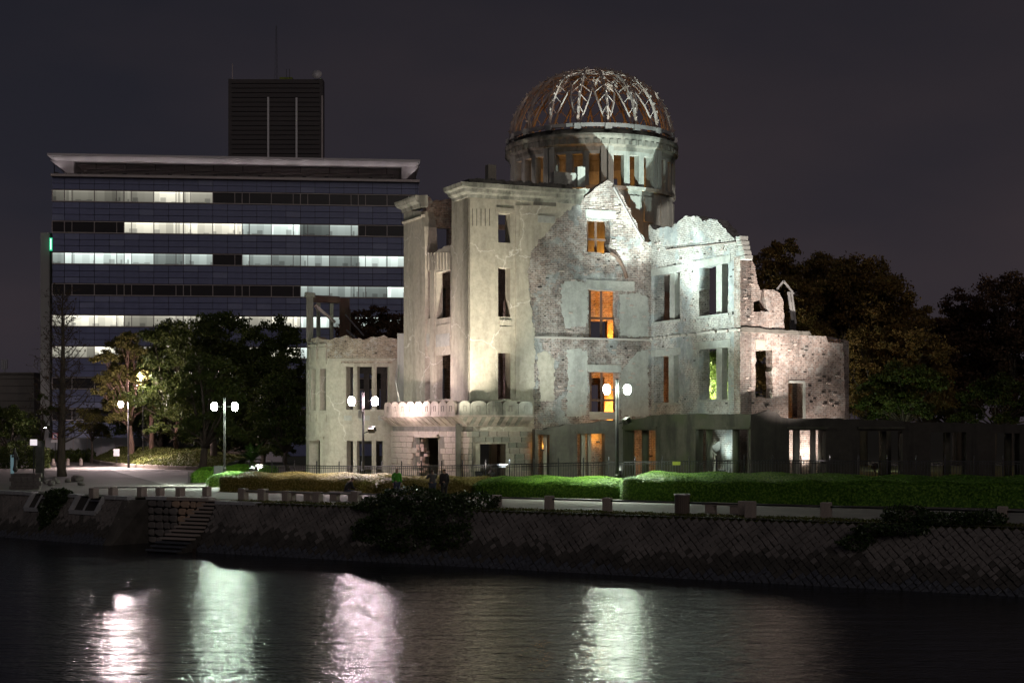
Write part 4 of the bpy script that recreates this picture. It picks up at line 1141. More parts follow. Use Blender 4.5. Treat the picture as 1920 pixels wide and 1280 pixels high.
lit = {0: [.22, .32, .16, .38, .95, .5, 0, 0, 0, 0, 0, 0, 0, 0],
       1: [0, 0, 0, 1, 1, .95, .95, .5, .9, .2, .6, 0, 0, 0],
       2: [.5, .85, .95, .9, .45, .6, 0, .5, .38, .55, .45, .85, .9, .5],
       3: [0, 0, 0, 0, 0, 0, 0, 0, 0, .5, .7, .3, .9, .6],
       4: [.6, .9, .95, .45, .5, .6, .9, .7, .8, .9, .7, .8, .9, .8],
       5: [.5, .7, .8, .5, .6, .8, .6, .7, .9, .9, .7, .7, .8, .6],
       6: [0, 0, 0, 0, .3, 0, 0, .4, 0, 0, .3, 0, 0, 0], 7: [0] * 14}
def litmat(name, col, strength, seed):
    m, t, b = newmat(name)
    oi = t.nodes.new('ShaderNodeObjectInfo'); uvn = t.nodes.new('ShaderNodeTexCoord')
    sep = t.nodes.new('ShaderNodeSeparateXYZ'); t.links.new(uvn.outputs['UV'], sep.inputs[0])
    def math_(op, a, bb):
        n = t.nodes.new('ShaderNodeMath'); n.operation = op
        for i, x in enumerate((a, bb)):
            if hasattr(x, 'node'): t.links.new(x, n.inputs[i])
            else: n.inputs[i].default_value = x
        return n.outputs[0]
    rnd = math_('MULTIPLY', oi.outputs['Random'], 57.0)
    def steps(k, off):
        w = t.nodes.new('ShaderNodeTexWhiteNoise'); w.noise_dimensions = '1D'
        t.links.new(math_('FLOOR', math_('ADD', math_('MULTIPLY', sep.outputs['X'], k), math_('ADD', rnd, off)), 0), w.inputs['W']); return w.outputs['Value']
    up = ramp(t, sep.outputs['Y'], [(0, .62), (.5, .85), (.86, 1.0), (.90, 1.5), (1.0, 1.5)])       # ceiling with its light strips
    blind = ramp(t, steps(3.0, 3.1), [(.0, .55), (.45, .9), (1, 1.12)])
    desk = math_('LESS_THAN', sep.outputs['Y'], math_('MULTIPLY', math_('POWER', steps(4.0, 11.7), 2.5), .6))
    bright = ramp(t, oi.outputs['Random'], [(0, .72), (1, 1.2)])
    colr = mix(t, 1, col, up, 'MULTIPLY'); colr = mix(t, 1, colr, blind, 'MULTIPLY'); colr = mix(t, 1, colr, bright, 'MULTIPLY')
    colr = mix(t, math_('MULTIPLY', desk, .5), colr, (.10, .10, .09))
    b.inputs['Base Color'].default_value = (.02, .02, .02, 1); b.inputs['Roughness'].default_value = .2
    t.links.new(colr, b.inputs['Emission Color']); b.inputs['Emission Strength'].default_value = strength
    return m
for k, (nm, col) in enumerate((('warm', (1, .96, .78)), ('cool', (.86, 1, .93)))):
    for j, s in enumerate((.16, .30, .55, 1.25)): litmat('lit_%s_%d' % (nm, j), col, s, k * 4 + j)
PANE = {}
def pane_mesh(mat):
    if mat not in PANE:
        mb = MB(); mb.face([(0, 0, 0), (1, 0, 0), (1, 0, 1), (0, 0, 1)], [(0, 0), (1, 0), (1, 1), (0, 1)]); PANE[mat] = mb.mesh('window_pane', mat)
    return PANE[mat]
aO = math.atan2(OD.y, OD.x)
npan = 0
extra = MB(); extra2 = MB()
for fl in range(8):
    zt = zr(356) - fl * FH; zb = zt - win_h
    frm = MB()
    frm.bar(op(0, -.02, zt), op(OLEN, -.02, zt), .14, .10); frm.bar(op(0, -.02, zb), op(OLEN, -.02, zb), .14, .12)
    for i in range(len(mods) - 1):
        a, b_ = mods[i], mods[i + 1]; w = b_ - a
        split = .25 * w if i % 2 == 1 else .75 * w
        if i == 0: split = w
        frm.bar(op(a, -.02, zb), op(a, -.02, zt), .10, .12)
        if split < w: frm.bar(op(a + split, -.02, zb), op(a + split, -.02, zt), .08, .08)
        lv = lit[fl][i] if i < 14 else 0
        if lv == 0: mt = 'dark_glass'
        else:
            lvl = 0 if lv < .28 else 1 if lv < .48 else 2 if lv < .75 else 3
            cool = (fl == 2) or (fl == 1 and i > 6) or (fl >= 3 and i > 8)
            mt = 'lit_%s_%d' % ('cool' if cool else 'warm', lvl)
        for (x0, x1) in (((a, a + split), (a + split, b_)) if split < w else ((a, b_),)):
            M = Matrix.Translation(op(x0, .12, zb)) @ Matrix.Rotation(aO, 4, 'Z') @ Matrix.Diagonal((x1 - x0, 1, zt - zb, 1))
            link('window_pane', pane_mesh(mt), None, off, M)
    frm.bar(op(OLEN, -.02, zb), op(OLEN, -.02, zt), .10, .12)
    frm.build('window_frame', 'office_frame', off)
    # spandrel panels: three rows, half a module wide
    for band in ((zb - (FH - win_h), zb, 3),) + (((zt, z_top, 2),) if fl == 0 else ()):
        z0, z1, nr_ = band; hh_ = (z1 - z0 - .2) / nr_
        for i in range(len(mods) - 1):
            a, b_ = mods[i], mods[i + 1]
            for (x0, x1) in (((a, (a + b_) / 2), ((a + b_) / 2, b_)) if i else ((a, b_),)):
                for r_ in range(nr_):
                    zc_ = z0 + .1 + hh_ * (r_ + .5)
                    mt = 'office_panel_light' if random.random() < .09 else 'office_panel'
                    c_ = op((x0 + x1) / 2, .06 - random.uniform(0, .015), zc_)
                    if npan < 300: piece('panel', mt, off, c_, OD, (x1 - x0 - .06, .2, hh_ - .07)); npan += 1
                    else: (extra if mt == 'office_panel' else extra2).obox(c_, OD, ON, zc_ - hh_ / 2 + .035, zc_ + hh_ / 2 - .035, (x1 - x0 - .06) / 2, .1)
o = extra.build('panels', 'office_panel', off); o['kind'] = 'stuff'
o = extra2.build('panels', 'office_panel_light', off); o['kind'] = 'stuff'
# base, roof terrace, canopy
MB().obox(OA + OD * (OLEN / 2) + ON * .15, OD, ON, 0, zr(356) - 8 * FH + .2, OLEN / 2, .2).build('base_wall', 'office_panel', off)
mb = MB(); mb.obox(OA + OD * (OLEN / 2) + ON * 9, OD, ON, z_top - .04, zr(324) - .2, OLEN / 2 + .1, 9.7); mb.build('roof_edge', 'office_frame', off)
cs0, cs1 = os_(95) - .1, OLEN + .1
zc0, zc1 = zr(302.5), zr(292)
mb = MB(); b4 = [op(cs0 + 3.2, 1.4, zr(322)), op(cs1 - 2.6, 1.4, zr(322)), op(cs1 - 2.6, 18, zr(322)), op(cs0 + 3.2, 18, zr(322))]
lo_ = [op(cs0, -2.0, zc1 - .28), op(cs1, -2.0, zc1 - .28), op(cs1, 19, zc1 - .28), op(cs0, 19, zc1 - .28)]
hi_ = [op(cs0, -2.0, zc1), op(cs1, -2.0, zc1), op(cs1, 19, zc1), op(cs0, 19, zc1)]
ml_ = [op(cs0 + .6, -.2, zc0 + .12), op(cs1 - .6, -.2, zc0 + .12), op(cs1 - .6, 18.5, zc0 + .12), op(cs0 + .6, 18.5, zc0 + .12)]
mb.hexa(lo_, hi_); mb.hexa(ml_, [p + Vector((0, 0, .0)) for p in lo_]); mb.build('roof_canopy', 'office_white', off)
for (sa, sb) in ((cs0, cs0 + 3.0), (cs1, cs1 - 2.4)):
    prism([op(sa, .2, zc0 + .2), op(sb, .2, zc0 + .1), op(sb, .2, zr(324)), op(sa + (sb - sa) * .72, .2, zr(324))], ON.to_3d() * 16, 'office_white', 'canopy_support', off)
mb = MB()
for i in range(14): mb.bar(op(mods[min(i, len(mods) - 1)], 1.5, zr(324)), op(mods[min(i, len(mods) - 1)], 1.5, zc0), .1, .1)
mb.build('terrace_posts', 'office_dark', off)['kind'] = 'stuff'
for k in range(7): MB().bar(op(3.0, 1.3, zr(323) + .15 + k * .18), op(OLEN - 2.5, 1.3, zr(323) + .15 + k * .18), .03, .05).build('rail', 'office_frame', off)
MB().obox(OA + OD * (OLEN / 2) + ON * 12, OD, ON, zr(324), zc0 + .2, OLEN / 2 - 3.2, 5).build('plant_room', 'office_dark', off)
for k in range(17):
    s_ = .6 + k * (OLEN - 1.2) / 16; c_ = op(s_, -.5, zr(324) - .10); piece('cove_light', 'office_dark', off, c_, OD, (.5, .2, .2))
    spot('cove_lamp', off, c_ + Vector((0, 0, .15)), op(s_, -1.0, zc0), 34, (1, .92, .90), 160, .5, .15)
# rooftop tower with louvres
tow = empty('louvred_tower', off)
YT = 224.0
def tp(px, py): return P(px, py, YT)
x0, x1 = PX(428, YT), PX(605, YT); z0, z1 = PZ(306, YT), PZ(148, YT)
MB().box(x0 + .3, x1 - .3, YT + .35, YT + 2, z0, z1 - .1).build('core', 'office_dark', tow)
MB().box(x0, PX(434, YT), YT, YT + 2.2, z0, z1).build('corner', 'louver', tow); MB().box(PX(599, YT), x1, YT, YT + 2.2, z0, z1).build('corner', 'louver', tow)
nl = 18
for k in range(nl):
    zc_ = z0 + (z1 - z0) * (k + .5) / nl
    piece('louvre_slat', 'louver', tow, ((PX(434, YT) + PX(599, YT)) / 2, YT + .15, zc_), (1, 0), (PX(599, YT) - PX(434, YT), .22, (z1 - z0) / nl * .84))
for px, y0 in ((503.5, 183), (556.5, 184)): MB().bar(tp(px, y0) + Vector((0, -.25, 0)), tp(px, 300) + Vector((0, -.25, 0)), .26, .2).build('light_fin', 'white_board', tow)
MB().bar(tp(604.5, 180) + Vector((0, -.2, 0)), tp(604.5, 300) + Vector((0, -.2, 0)), .22, .2).build('light_fin', 'office_frame', tow)
MB().bar(tp(436, 120), tp(436, 149), .12, .12).build('antenna', 'office_frame', tow)
mb = MB(); b0 = tp(518, 150); t0_ = tp(518, 48)
for dx, dy in ((-.22, 0), (.22, 0), (0, .3)): mb.bar(b0 + Vector((dx, dy, 0)), t0_ + Vector((dx * .3, dy * .3, 0)), .028, .028)
for k in range(20):
    f = k / 20; a = b0.lerp(t0_, f); c_ = b0.lerp(t0_, f + .05); sgn = 1 if k % 2 else -1; mb.bar(a + Vector((.2 * sgn * (1 - .7 * f), 0, 0)), c_ - Vector((.2 * sgn * (1 - .7 * f), 0, 0)), .02, .02)
mb.build('lattice_mast', 'dark_steel', tow)
MB().box(PX(522, YT), PX(546, YT), YT + 1, YT + 3, z1 - .1, z1 + .45).build('roof_cabinet', 'sign_yellowgreen', tow)
mb = MB(); mb.bar(tp(537, 130), tp(537, 148), .06, .06); mb.bar(tp(543, 130), tp(543, 148), .06, .06); mb.build('rods', 'dark_steel', tow)['kind'] = 'stuff'
mb = MB(); dc = tp(594, 142)
prof = [(.05, 0), (.35, .08), (.6, .25), (.72, .45)]
mb.lathe((0, 0, 0), prof, 14)
link('satellite_dish', mb.mesh('satellite_dish', 'white_board', True), None, tow, Matrix.Translation(dc + Vector((0, .4, 0))) @ Matrix.Rotation(R(65), 4, 'X'))
MB().bar(tp(597, 149), tp(595, 143), .12, .12).build('dish_arm', 'office_frame', tow)
# stair core on the left with a green sign
xs0, xs1 = PX(80, YO0 + 3), PX(97, YO0 + 3)
MB().box(xs0, xs1, YO0 + 2, YO0 + 14, 0, PZ(436, YO0 + 2)).build('stair_core', 'office_grey', off)
emit('green_light', (.03, .55, .25), 1.0); emit('pale_light', (.7, 1, .9), 1.6)
a = P(96, 470, YO0 + 1.7); b_ = P(96, 446, YO0 + 1.7)
MB().bar(a, b_, .34, .5).build('sign_box', 'green_light', off); MB().bar(a + Vector((.03, -.3, .15)), b_ + Vector((.03, -.3, -.15)), .12, .1).build('sign_tube', 'pale_light', off)

# low building on the far left
lb = thing('low_building', 'low tiled building at the left edge behind dark trees', 'building', (PX(10, 240), 240, 0))
MB().box(PX(-160, 240), PX(64, 240), 240, 256, 0, PZ(701, 240)).build('wall', 'tile_wall', lb)
for k in range(7):
    z = PZ(701, 240) - .7 - k * 1.1; MB().bar((PX(-160, 240), 239.97, z), (PX(64, 240), 239.97, z), .06, .06).build('joint', 'office_dark', lb)
MB().box(PX(-160, 240), PX(65, 240), 239.7, 256.2, PZ(701, 240), PZ(701, 240) + .25).build('roof', 'tile_wall', lb)
mb = MB()
for px in (4.5, 8.5, 12.5): mb.bar(P(px, 674, 244), P(px, 692, 244), .28, .28)
mb.bar(P(8.5, 692, 244), P(8.5, 702, 244), .2, .2); mb.build('antenna', 'hoarding', lb)

# pale site hoarding behind the garden
ho = thing('hoarding_fence', 'pale panelled site fence behind the planted mound', 'fence', (PX(250, 176), 176, 0))
for k in range(17):
    x = PX(86, 178) + k * 1.55 + .75
    if PX(86, 178) + k * 1.55 < PX(520, 178): piece('panel', 'hoarding', ho, (x, 178 + .05 * math.sin(k), 1.35), (1, 0), (1.5, .06, 2.7)); piece('post', 'office_frame', ho, (x - .775, 177.93, 1.4), (1, 0), (.07, .1, 2.8))
# ================================================================ PLANTING
def hedge(name, label, front, depth, hf, hb, mat, n, group, bump_=.03, taper=.9):
    """clipped hedge: front = plan points of its foot, depth back along NB"""
    fpth = Path([V2(p) for p in front]); th = thing(name, label, 'hedge', (*fpth.at(fpth.len / 2), 0), group)
    sec = [(0, .02), (-.03, .35), (0, .7), (.06, .9), (.14, 1.0)]
    K = 14; NS = max(6, int(fpth.len / .5)); vs = []
    def prof(v, e):                       # v 0..1 across; returns (offset back, z)
        if v < .28: f = v / .28; return (.03 + .05 * math.sin(f * 3), f * (hf - .12))
        if v < .38: f = (v - .28) / .1; return (.03 + .35 * f, hf - .12 + .12 * math.sin(f * math.pi / 2) + .06 * f)
        if v < .85: f = (v - .38) / .47; return (.38 + (depth - .7) * f, hf + .06 + (hb - hf - .06) * math.sin(f * math.pi / 2))
        f = (v - .85) / .15; return (depth - .32 + .32 * math.sin(f * math.pi / 2), hb * (1 - f * f))
    def surf(s, v):
        e = min(1, s / taper, (fpth.len - s) / taper); e = max(0.0, e); sh = math.sqrt(max(0, 1 - (1 - e) ** 2))
        o, z = prof(v, e); q = fpth.at(s); mid = depth * .5; o = mid + (o - mid) * (.35 + .65 * sh)
        q = q + NB * o; zz = z * (.15 + .85 * sh)
        w = .05 * math.sin(q.x * 2.1 + v * 5) + .04 * math.sin(q.y * 3.3 + q.x * 1.3)
        return (q.x, q.y, max(0, zz + w * (1 if z > .3 else 0)))
    vv = np.array([surf(fpth.len * i / NS, j / K) for i in range(NS + 1) for j in range(K + 1)])
    qd = np.array([(i * (K + 1) + j, (i + 1) * (K + 1) + j, (i + 1) * (K + 1) + j + 1, i * (K + 1) + j + 1) for i in range(NS) for j in range(K)])
    bigmesh('core', vv, qd, mat, th, True)
    pts = []
    for _ in range(int(n * 1.5)):
        v = random.random(); v = v if random.random() < .6 else random.uniform(.3, .85)
        s = random.uniform(0, fpth.len); p = surf(s, v); pts.append((p[0] + random.gauss(0, .03), p[1] + random.gauss(0, .03), p[2] + random.uniform(-.02, bump_)))
    leaves('foliage', pts, .048, mat, th, up=(0, -.2, 1), flat=.72)
    return th
HG = 'clipped hedges along the promenade'
def GP(lst): return [G(x, y) for x, y in lst]
hedge('hedge', 'wide clipped green hedge at the right in front of the low dark wall', GP([(1150, 936), (1250, 939), (1400, 943), (1600, 948), (1800, 951), (2050, 955)]), 3.8, 1.12, 1.42, 'leaf_hedge', 26000, HG)
hedge('hedge', 'bright green clipped hedge left of the tallest twin lamp', GP([(872, 930), (960, 931.5), (1050, 933), (1165, 935)]), 3.2, .85, 1.04, 'leaf_hedge', 12000, HG)
hedge('hedge', 'tan and olive clipped hedge in front of the curved porch', GP([(690, 926.5), (780, 928), (890, 930)]), 3.0, .80, .98, 'leaf_hedge_olive', 9000, HG)
hedge('hedge', 'olive clipped hedge in front of the curved wing', GP([(396, 921), (480, 923), (580, 925), (692, 927)]), 3.4, .86, 1.08, 'leaf_hedge_olive', 12000, HG)
hedge('hedge', 'bright green clipped hedge round the leftmost twin lamp, back row', GP([(345, 906), (400, 904), (474, 902)]), 3.6, .85, 1.15, 'leaf_hedge', 8000, HG)
hedge('hedge', 'small bright green hedge lobe in front of the leftmost twin lamp', GP([(376, 914), (420, 913), (468, 912)]), 2.2, .75, .95, 'leaf_hedge', 4500, HG)

def shrub(name, label, blobs, n, size, mat, cat='shrub', stems=None):
    th = thing(name, label, cat, (blobs[0][0][0], blobs[0][0][1], 0)); pts = []
    tot = sum(b_[1][0] * b_[1][2] + b_[1][0] * b_[1][1] for b_ in blobs)
    for c_, r_ in blobs:
        k = int(n * (r_[0] * r_[2] + r_[0] * r_[1]) / tot); d = rng.normal(size=(k, 3)); d /= np.linalg.norm(d, axis=1)[:, None]
        rad = rng.uniform(.72, 1.06, k)[:, None] * (1 + .16 * np.sin(d[:, :1] * 7 + c_[0]) * np.cos(d[:, 2:3] * 6))
        pts.append(np.array(c_) + d * rad * np.array(r_))
    leaves('foliage', np.concatenate(pts), size, mat, th, up=(0, -.2, .6), flat=.2)
    mb = MB()
    for c_, r_ in blobs:
        for k in range(5): e = Vector(c_) + Vector((random.uniform(-.6, .6) * r_[0], random.uniform(-.5, .5) * r_[1], random.uniform(-.2, .6) * r_[2])); mb.tube([Vector((c_[0] + random.uniform(-.2, .2), c_[1] + .3, c_[2] - r_[2] * .8)), e], [.03, .012], 4)
    mb.build('branches', 'bark', th)['kind'] = 'stuff'; return th
def BB(px, t_, z): 
    s_ = None
    A_ = V2(BP(0, t_)); s_ = hit(px, A_, A_ + U); p = BP(s_, t_, z); return (p.x, p.y, z)
shrub('shrub', 'large dark glossy shrub spilling over the river wall below the couple', [(BB(770, .9, .35), (2.0, .9, .62)), (BB(720, .5, 0), (1.6, .8, .45)), (BB(820, .6, .15), (1.8, .8, .6)), (BB(885, .9, .2), (1.4, .8, .62)), (BB(760, -.3, -.7), (2.2, .7, .8)), (BB(850, -.3, -.7), (2.0, .7, .8)), (BB(700, -.6, -1.2), (1.1, .6, .65)), (BB(780, -.9, -1.5), (2.2, .6, .6)), (BB(860, -.7, -1.3), (1.3, .6, .7))], 17000, .085, 'leaf_gloss')
shrub('shrub', 'dark shrub hanging over the river wall near the right edge', [(BB(1700, 1.2, .25), (1.0, .7, .45)), (BB(1780, .9, .1), (1.6, .7, .35)), (BB(1840, 1.0, .15), (1.0, .6, .4)), (BB(1650, -.1, -.3), (1.1, .5, .25)), (BB(1610, -.6, -.8), (.8, .4, .35)), (BB(1720, 0, -.25), (1.5, .5, .25))], 7000, .08, 'leaf_gloss')
cv = fpL(sL(120), .4, .15); cv2 = fpL(sL(117), 1.2, .15)
shrub('ivy', 'dark ivy hanging over the river wall between the two drain recesses', [((cv.x, cv.y, cv.z + .2), (.8, .6, .55)), ((cv2.x, cv2.y, cv2.z), (.75, .5, .75)), ((cv2.x - .1, cv2.y, cv2.z - .7), (.55, .4, .5))], 5000, .08, 'leaf_gloss')

def tree(name, label, base, clumps, n, size, mat, bark='bark', tr=.28, group=None, lean=(0, 0), limbs=True, spread=1.0):
    """clumps: (x,y,z,r) world ellipsoids making the crown; trunk and limbs lead to them"""
    base = Vector(base); th = thing(name, label, 'tree', base, group)
    zlow = min(c_[2] - c_[3] for c_ in clumps); zfork = max(base.z + 1.2, zlow + .4)
    cx = sum(c_[0] for c_ in clumps) / len(clumps); cy = sum(c_[1] for c_ in clumps) / len(clumps)
    fork = Vector((base.x + lean[0] + (cx - base.x) * .3, base.y + lean[1] + (cy - base.y) * .3, zfork))
    mb = MB(); mid = base.lerp(fork, .5) + Vector((random.uniform(-.15, .15), 0, 0))
    mb.tube([base - Vector((0, 0, .2)), base.lerp(mid, .25), mid, fork], [tr * 1.3, tr, tr * .85, tr * .75], 9); mb.build('trunk', bark, th, True)
    mb = MB()
    for c_ in clumps:
        e = Vector(c_[:3]); m_ = fork.lerp(e, .5) + Vector((random.uniform(-.4, .4), random.uniform(-.3, .3), random.uniform(-.1, .5)))
        mb.tube([fork, m_, e], [tr * .5, tr * .28, tr * .08], 5)
        for k in range(4):
            e2 = e + Vector((random.uniform(-.7, .7), random.uniform(-.7, .7), random.uniform(-.5, .6))) * c_[3]; mb.tube([m_.lerp(e, random.uniform(.3, .9)), e2], [tr * .12, .012], 4)
    mb.build('limbs', bark, th, True)
    pts = []; tot = sum(c_[3] ** 2 for c_ in clumps)
    for c_ in clumps:
        k = int(2.1 * n * c_[3] ** 2 / tot); ns_ = max(8, int(k / 70))
        d = rng.normal(size=(ns_, 3)); d /= np.linalg.norm(d, axis=1)[:, None]; d[:, 2] = np.where(d[:, 2] < -.35, -d[:, 2] * .5, d[:, 2])
        tips = np.array(c_[:3]) + d * (rng.uniform(.55, 1.0, ns_) ** .6)[:, None] * c_[3] * np.array((1, 1, .78))
        ch = rng.integers(0, ns_, k); pts.append(tips[ch] + rng.normal(size=(k, 3)) * c_[3] * .12 * np.array((1.25, 1.25, .7)))
    leaves('crown', np.concatenate(pts), size * .62, mat, th)
    return th
def crown(px0, px1, py0, py1, Y, k, rmin=.30, rmax=.46, dy=2.5, seed=1, shape='round'):
    """clumps filling an outline seen at distance Y"""
    rd = random.Random(seed); x0, x1, z1, z0 = PX(px0, Y), PX(px1, Y), PZ(py0, Y), PZ(py1, Y); out = []
    W, Hh = x1 - x0, z1 - z0; r0 = min(W, Hh)
    for i in range(k):
        for _ in range(60):
            u, v = rd.random(), rd.random()
            if shape == 'round' and ((u - .5) * 2) ** 2 + max(0, (v - .42) * 1.72) ** 2 > 1: continue
            r_ = r0 * rd.uniform(rmin, rmax) * .5; x = x0 + r_ + (W - 2 * r_) * u; z = z0 + r_ + (Hh - 2 * r_) * v
            if all(math.hypot(x - c_[0], z - c_[2]) > r_ * .55 for c_ in out): break
        out.append((x, Y + rd.uniform(-dy, dy), z, r_))
    return out
TL = 'dark trees in front of the office block'; TRG = 'tall trees behind the ruin at the right'
def tr_(label, px, Y, cr, k, n, size, mat, seed, **kw):
    return tree(kw.pop('name', 'broadleaf_tree'), label, (PX(px, Y), Y, kw.pop('bz', 0)), crown(*cr, Y, k, seed=seed, dy=kw.pop('dy', 2.5), rmin=kw.pop('rmin', .30), rmax=kw.pop('rmax', .46)), n, size, mat, **kw)
tr_('dark broad tree in front of the office, directly right of the golden lit tree', 332, 165, (226, 430, 592, 815), 26, 15000, .26, 'leaf_dark', 11, group=TL)
tr_('dark broad tree with the topmost crown among those in front of the office', 398, 152, (300, 505, 566, 830), 28, 17000, .25, 'leaf_dark', 12, group=TL, tr=.4)
tr_('dark broad tree in front of the office, nearest the curved wing', 492, 158, (405, 592, 572, 850), 28, 16000, .25, 'leaf_dark', 13, group=TL)
tr_('low dark tree behind the sago palm', 540, 142, (455, 600, 690, 868), 20, 10000, .2, 'leaf_dark', 14, group=TL, tr=.2)
tr_('leaning dark trunked tree beside the leftmost twin lamp', 378, 132, (325, 470, 640, 850), 18, 10000, .2, 'leaf_dark', 15, group=TL, tr=.35)
tr_('golden lit tree above the path lamp on the left', 246, 163, (180, 290, 606, 806), 34, 20000, .18, 'leaf_gold', 16, bark='bark_red', tr=.35, name='autumn_tree')
tr_('small olive lit tree beside the bare tall tree', 172, 172, (132, 214, 752, 842), 12, 5000, .15, 'leaf_gold', 17, tr=.14, name='garden_tree')
tr_('dark reddish tree behind the curved wing, left of the entrance block', 706, 160, (612, 800, 560, 720), 20, 13000, .24, 'leaf_red', 18, name='autumn_tree')
tr_('dark conifer mass at the left edge in front of the low building', 22, 200, (-70, 78, 738, 862), 14, 8000, .24, 'leaf_dark', 19, name='evergreen_tree')
tr_('green garden tree left of the bare tall tree beside the office stair core', 76, 190, (52, 104, 720, 860), 10, 5000, .2, 'leaf_dark', 20, name='garden_tree')
tr_('tall brown leaved tree just right of the ruined side wall', 1462, 140, (1370, 1545, 430, 790), 32, 19000, .24, 'leaf_autumn', 21, group=TRG, tr=.4, rmin=.34, rmax=.56)
tr_('broad rust brown tree, tallest in the middle of the right-hand trees', 1618, 146, (1500, 1752, 462, 800), 34, 24000, .26, 'leaf_autumn', 22, group=TRG, tr=.45)
tr_('thin crowned dark tree near the right edge with sky showing through', 1800, 150, (1705, 1890, 530, 800), 24, 9000, .25, 'leaf_red', 23, group=TRG, tr=.35)
tr_('dark tree cut off by the right edge of the view', 1895, 148, (1770, 2030, 488, 800), 30, 14000, .25, 'leaf_red', 24, group=TRG, tr=.4)
tr_('low dark green tree behind the low wall at the right', 1700, 130, (1590, 1800, 668, 812), 18, 11000, .19, 'leaf_dark', 25, group=TRG, tr=.2)
tr_('low green tree behind the low wall at the far right', 1860, 134, (1770, 1990, 690, 812), 16, 8000, .19, 'leaf_dark', 26, group=TRG, tr=.2)
gt = tr_('bright green floodlit tree seen through the lower right window', 1348, 128, (1275, 1430, 630, 800), 16, 9000, .13, 'leaf_fresh', 27, name='garden_tree', tr=.2)
# pines on the mound
for px, Y, y0, lab in ((283, 165, 700, 'slim red trunked pine on the mound, directly right of the path lamp'), (330, 163, 720, 'red trunked pine on the mound, furthest right')):
    tree('pine_tree', lab, (PX(px, Y), Y, .8), crown(px - 40, px + 45, y0, y0 + 85, Y, 8, seed=px), 4500, .16, 'leaf_dark', 'bark_red', .28, 'pines on the planted mound')

# tall bare tree
bt = thing('bare_tree', 'tall thin nearly bare tree with a dark straight trunk by the plaza', 'tree', G(117, 893))
Yb = GY(893); bx = PX(117, Yb); hb_ = PZ(548, Yb)
mb = MB(); mb.tube([(bx, Yb, -.2), (bx - .1, Yb, 1), (bx, Yb, 6), (bx + .05, Yb, 10), (bx, Yb, hb_)], [.42, .33, .25, .15, .03], 9); mb.build('trunk', 'bark', bt, True)
mb = MB(); tw = []
for k in range(70):
    f = .18 + .8 * (k / 70); z = hb_ * f; a = k * 2.4 + random.uniform(-.3, .3); ln = (3.0 * (1 - f) + .9) * random.uniform(.6, 1.1)
    p0 = Vector((bx, Yb, z)); dv_ = Vector((math.cos(a), math.sin(a), .45 + .3 * f)).normalized(); p1 = p0 + dv_ * ln * .5; p2 = p0 + dv_ * ln + Vector((0, 0, .25 * ln))
    mb.tube([p0, p1, p2], [.06 * (1.2 - f), .04, .012], 4)
    for j in range(9):
        q = p0.lerp(p1, random.random()) if random.random() < .3 else p1.lerp(p2, random.random()); e = q + Vector((random.gauss(0, .45), random.gauss(0, .45), random.gauss(.25, .3))); mb.tube([q, e], [.018, .008], 3, False)
        for i in range(3): e2 = q.lerp(e, random.uniform(.4, 1)); tw.append(tuple(e2 + Vector((random.gauss(0, .12), random.gauss(0, .12), random.gauss(0, .1)))))
mb.build('branches', 'bark', bt); leaves('leaves', tw, .08, 'leaf_brown', bt)

# sago palm
sp = thing('sago_palm', 'sago palm with arching fronds behind the left hedge', 'palm', (PX(472, 118), 118, 0))
mb = MB(); mb.tube([(PX(472, 118), 118, 0), (PX(472, 118), 118, 1.3)], [.25, .2], 8); mb.build('trunk', 'bark', sp)
c0 = Vector((PX(472, 118), 118, 1.35))
mb = MB()
for k in range(34):
    a = k * 2.4; el = random.uniform(.1, 1.3); ln = random.uniform(1.3, 1.9); prev = c0.copy(); d = Vector((math.cos(a) * math.cos(el), math.sin(a) * math.cos(el), math.sin(el)))
    for j in range(9):
        nx = prev + d * ln / 9; d = (d + Vector((0, 0, -.11))).normalized(); w = d.cross(Vector((0, 0, 1))).normalized()
        for sg in (-1, 1):
            tip = prev + w * sg * .32 * math.sin((j + 1) / 9.5 * math.pi) + d * .18; mb.face([prev, nx, tip])
        prev = nx
mb.build('fronds', 'leaf_palm', sp)['kind'] = 'stuff'

# planted mound with kerb
md = thing('planted_mound', 'low clipped azalea mound with a stone kerb on the left', 'flower bed', G(290, 870))
kp = [G(171, 866), G(190, 870), G(215, 873.5), G(250, 876.5), G(300, 879), G(350, 881), G(410, 883)]
kpath = Path([V2(p) for p in kp]); nk = 26
for k in range(nk):
    s_ = kpath.len * (k + .5) / nk; q = kpath.at(s_); piece('kerb_stone', 'granite', md, (q.x, q.y, .16), kpath.tan(s_), (kpath.len / nk - .04, .4, .36), bev=.02)
vs = []; NX, NY_ = 40, 14; pts = []
def msurf(u, v):
    q = kpath.at(u * kpath.len); d_ = Vector((-.1, 1)); o = q + Vector((0.0, 1)) * (.5 + v * 16 * (.25 + .75 * min(1, u * 3)))
    z = .25 + 1.35 * math.sin(min(1, v * 1.6) * math.pi / 2) * min(1, .25 + u * 3) * min(1, .4 + (1 - u) * 4)
    z += .10 * math.sin(o.x * 1.7) * math.sin(o.y * .9); return (o.x, o.y, z)
vv = np.array([msurf(i / NX, j / NY_) for i in range(NX + 1) for j in range(NY_ + 1)])
qd = np.array([(i * (NY_ + 1) + j, (i + 1) * (NY_ + 1) + j, (i + 1) * (NY_ + 1) + j + 1, i * (NY_ + 1) + j + 1) for i in range(NX) for j in range(NY_)])
bigmesh('soil', vv, qd, 'leaf_azalea', md, True)
pts = [msurf(random.random(), random.random() ** 1.5) for _ in range(15000)]
leaves('foliage', [(p[0], p[1], p[2] + random.uniform(0, .1)) for p in pts], .11, 'leaf_azalea', md, up=(0, -.2, .9), flat=.4)
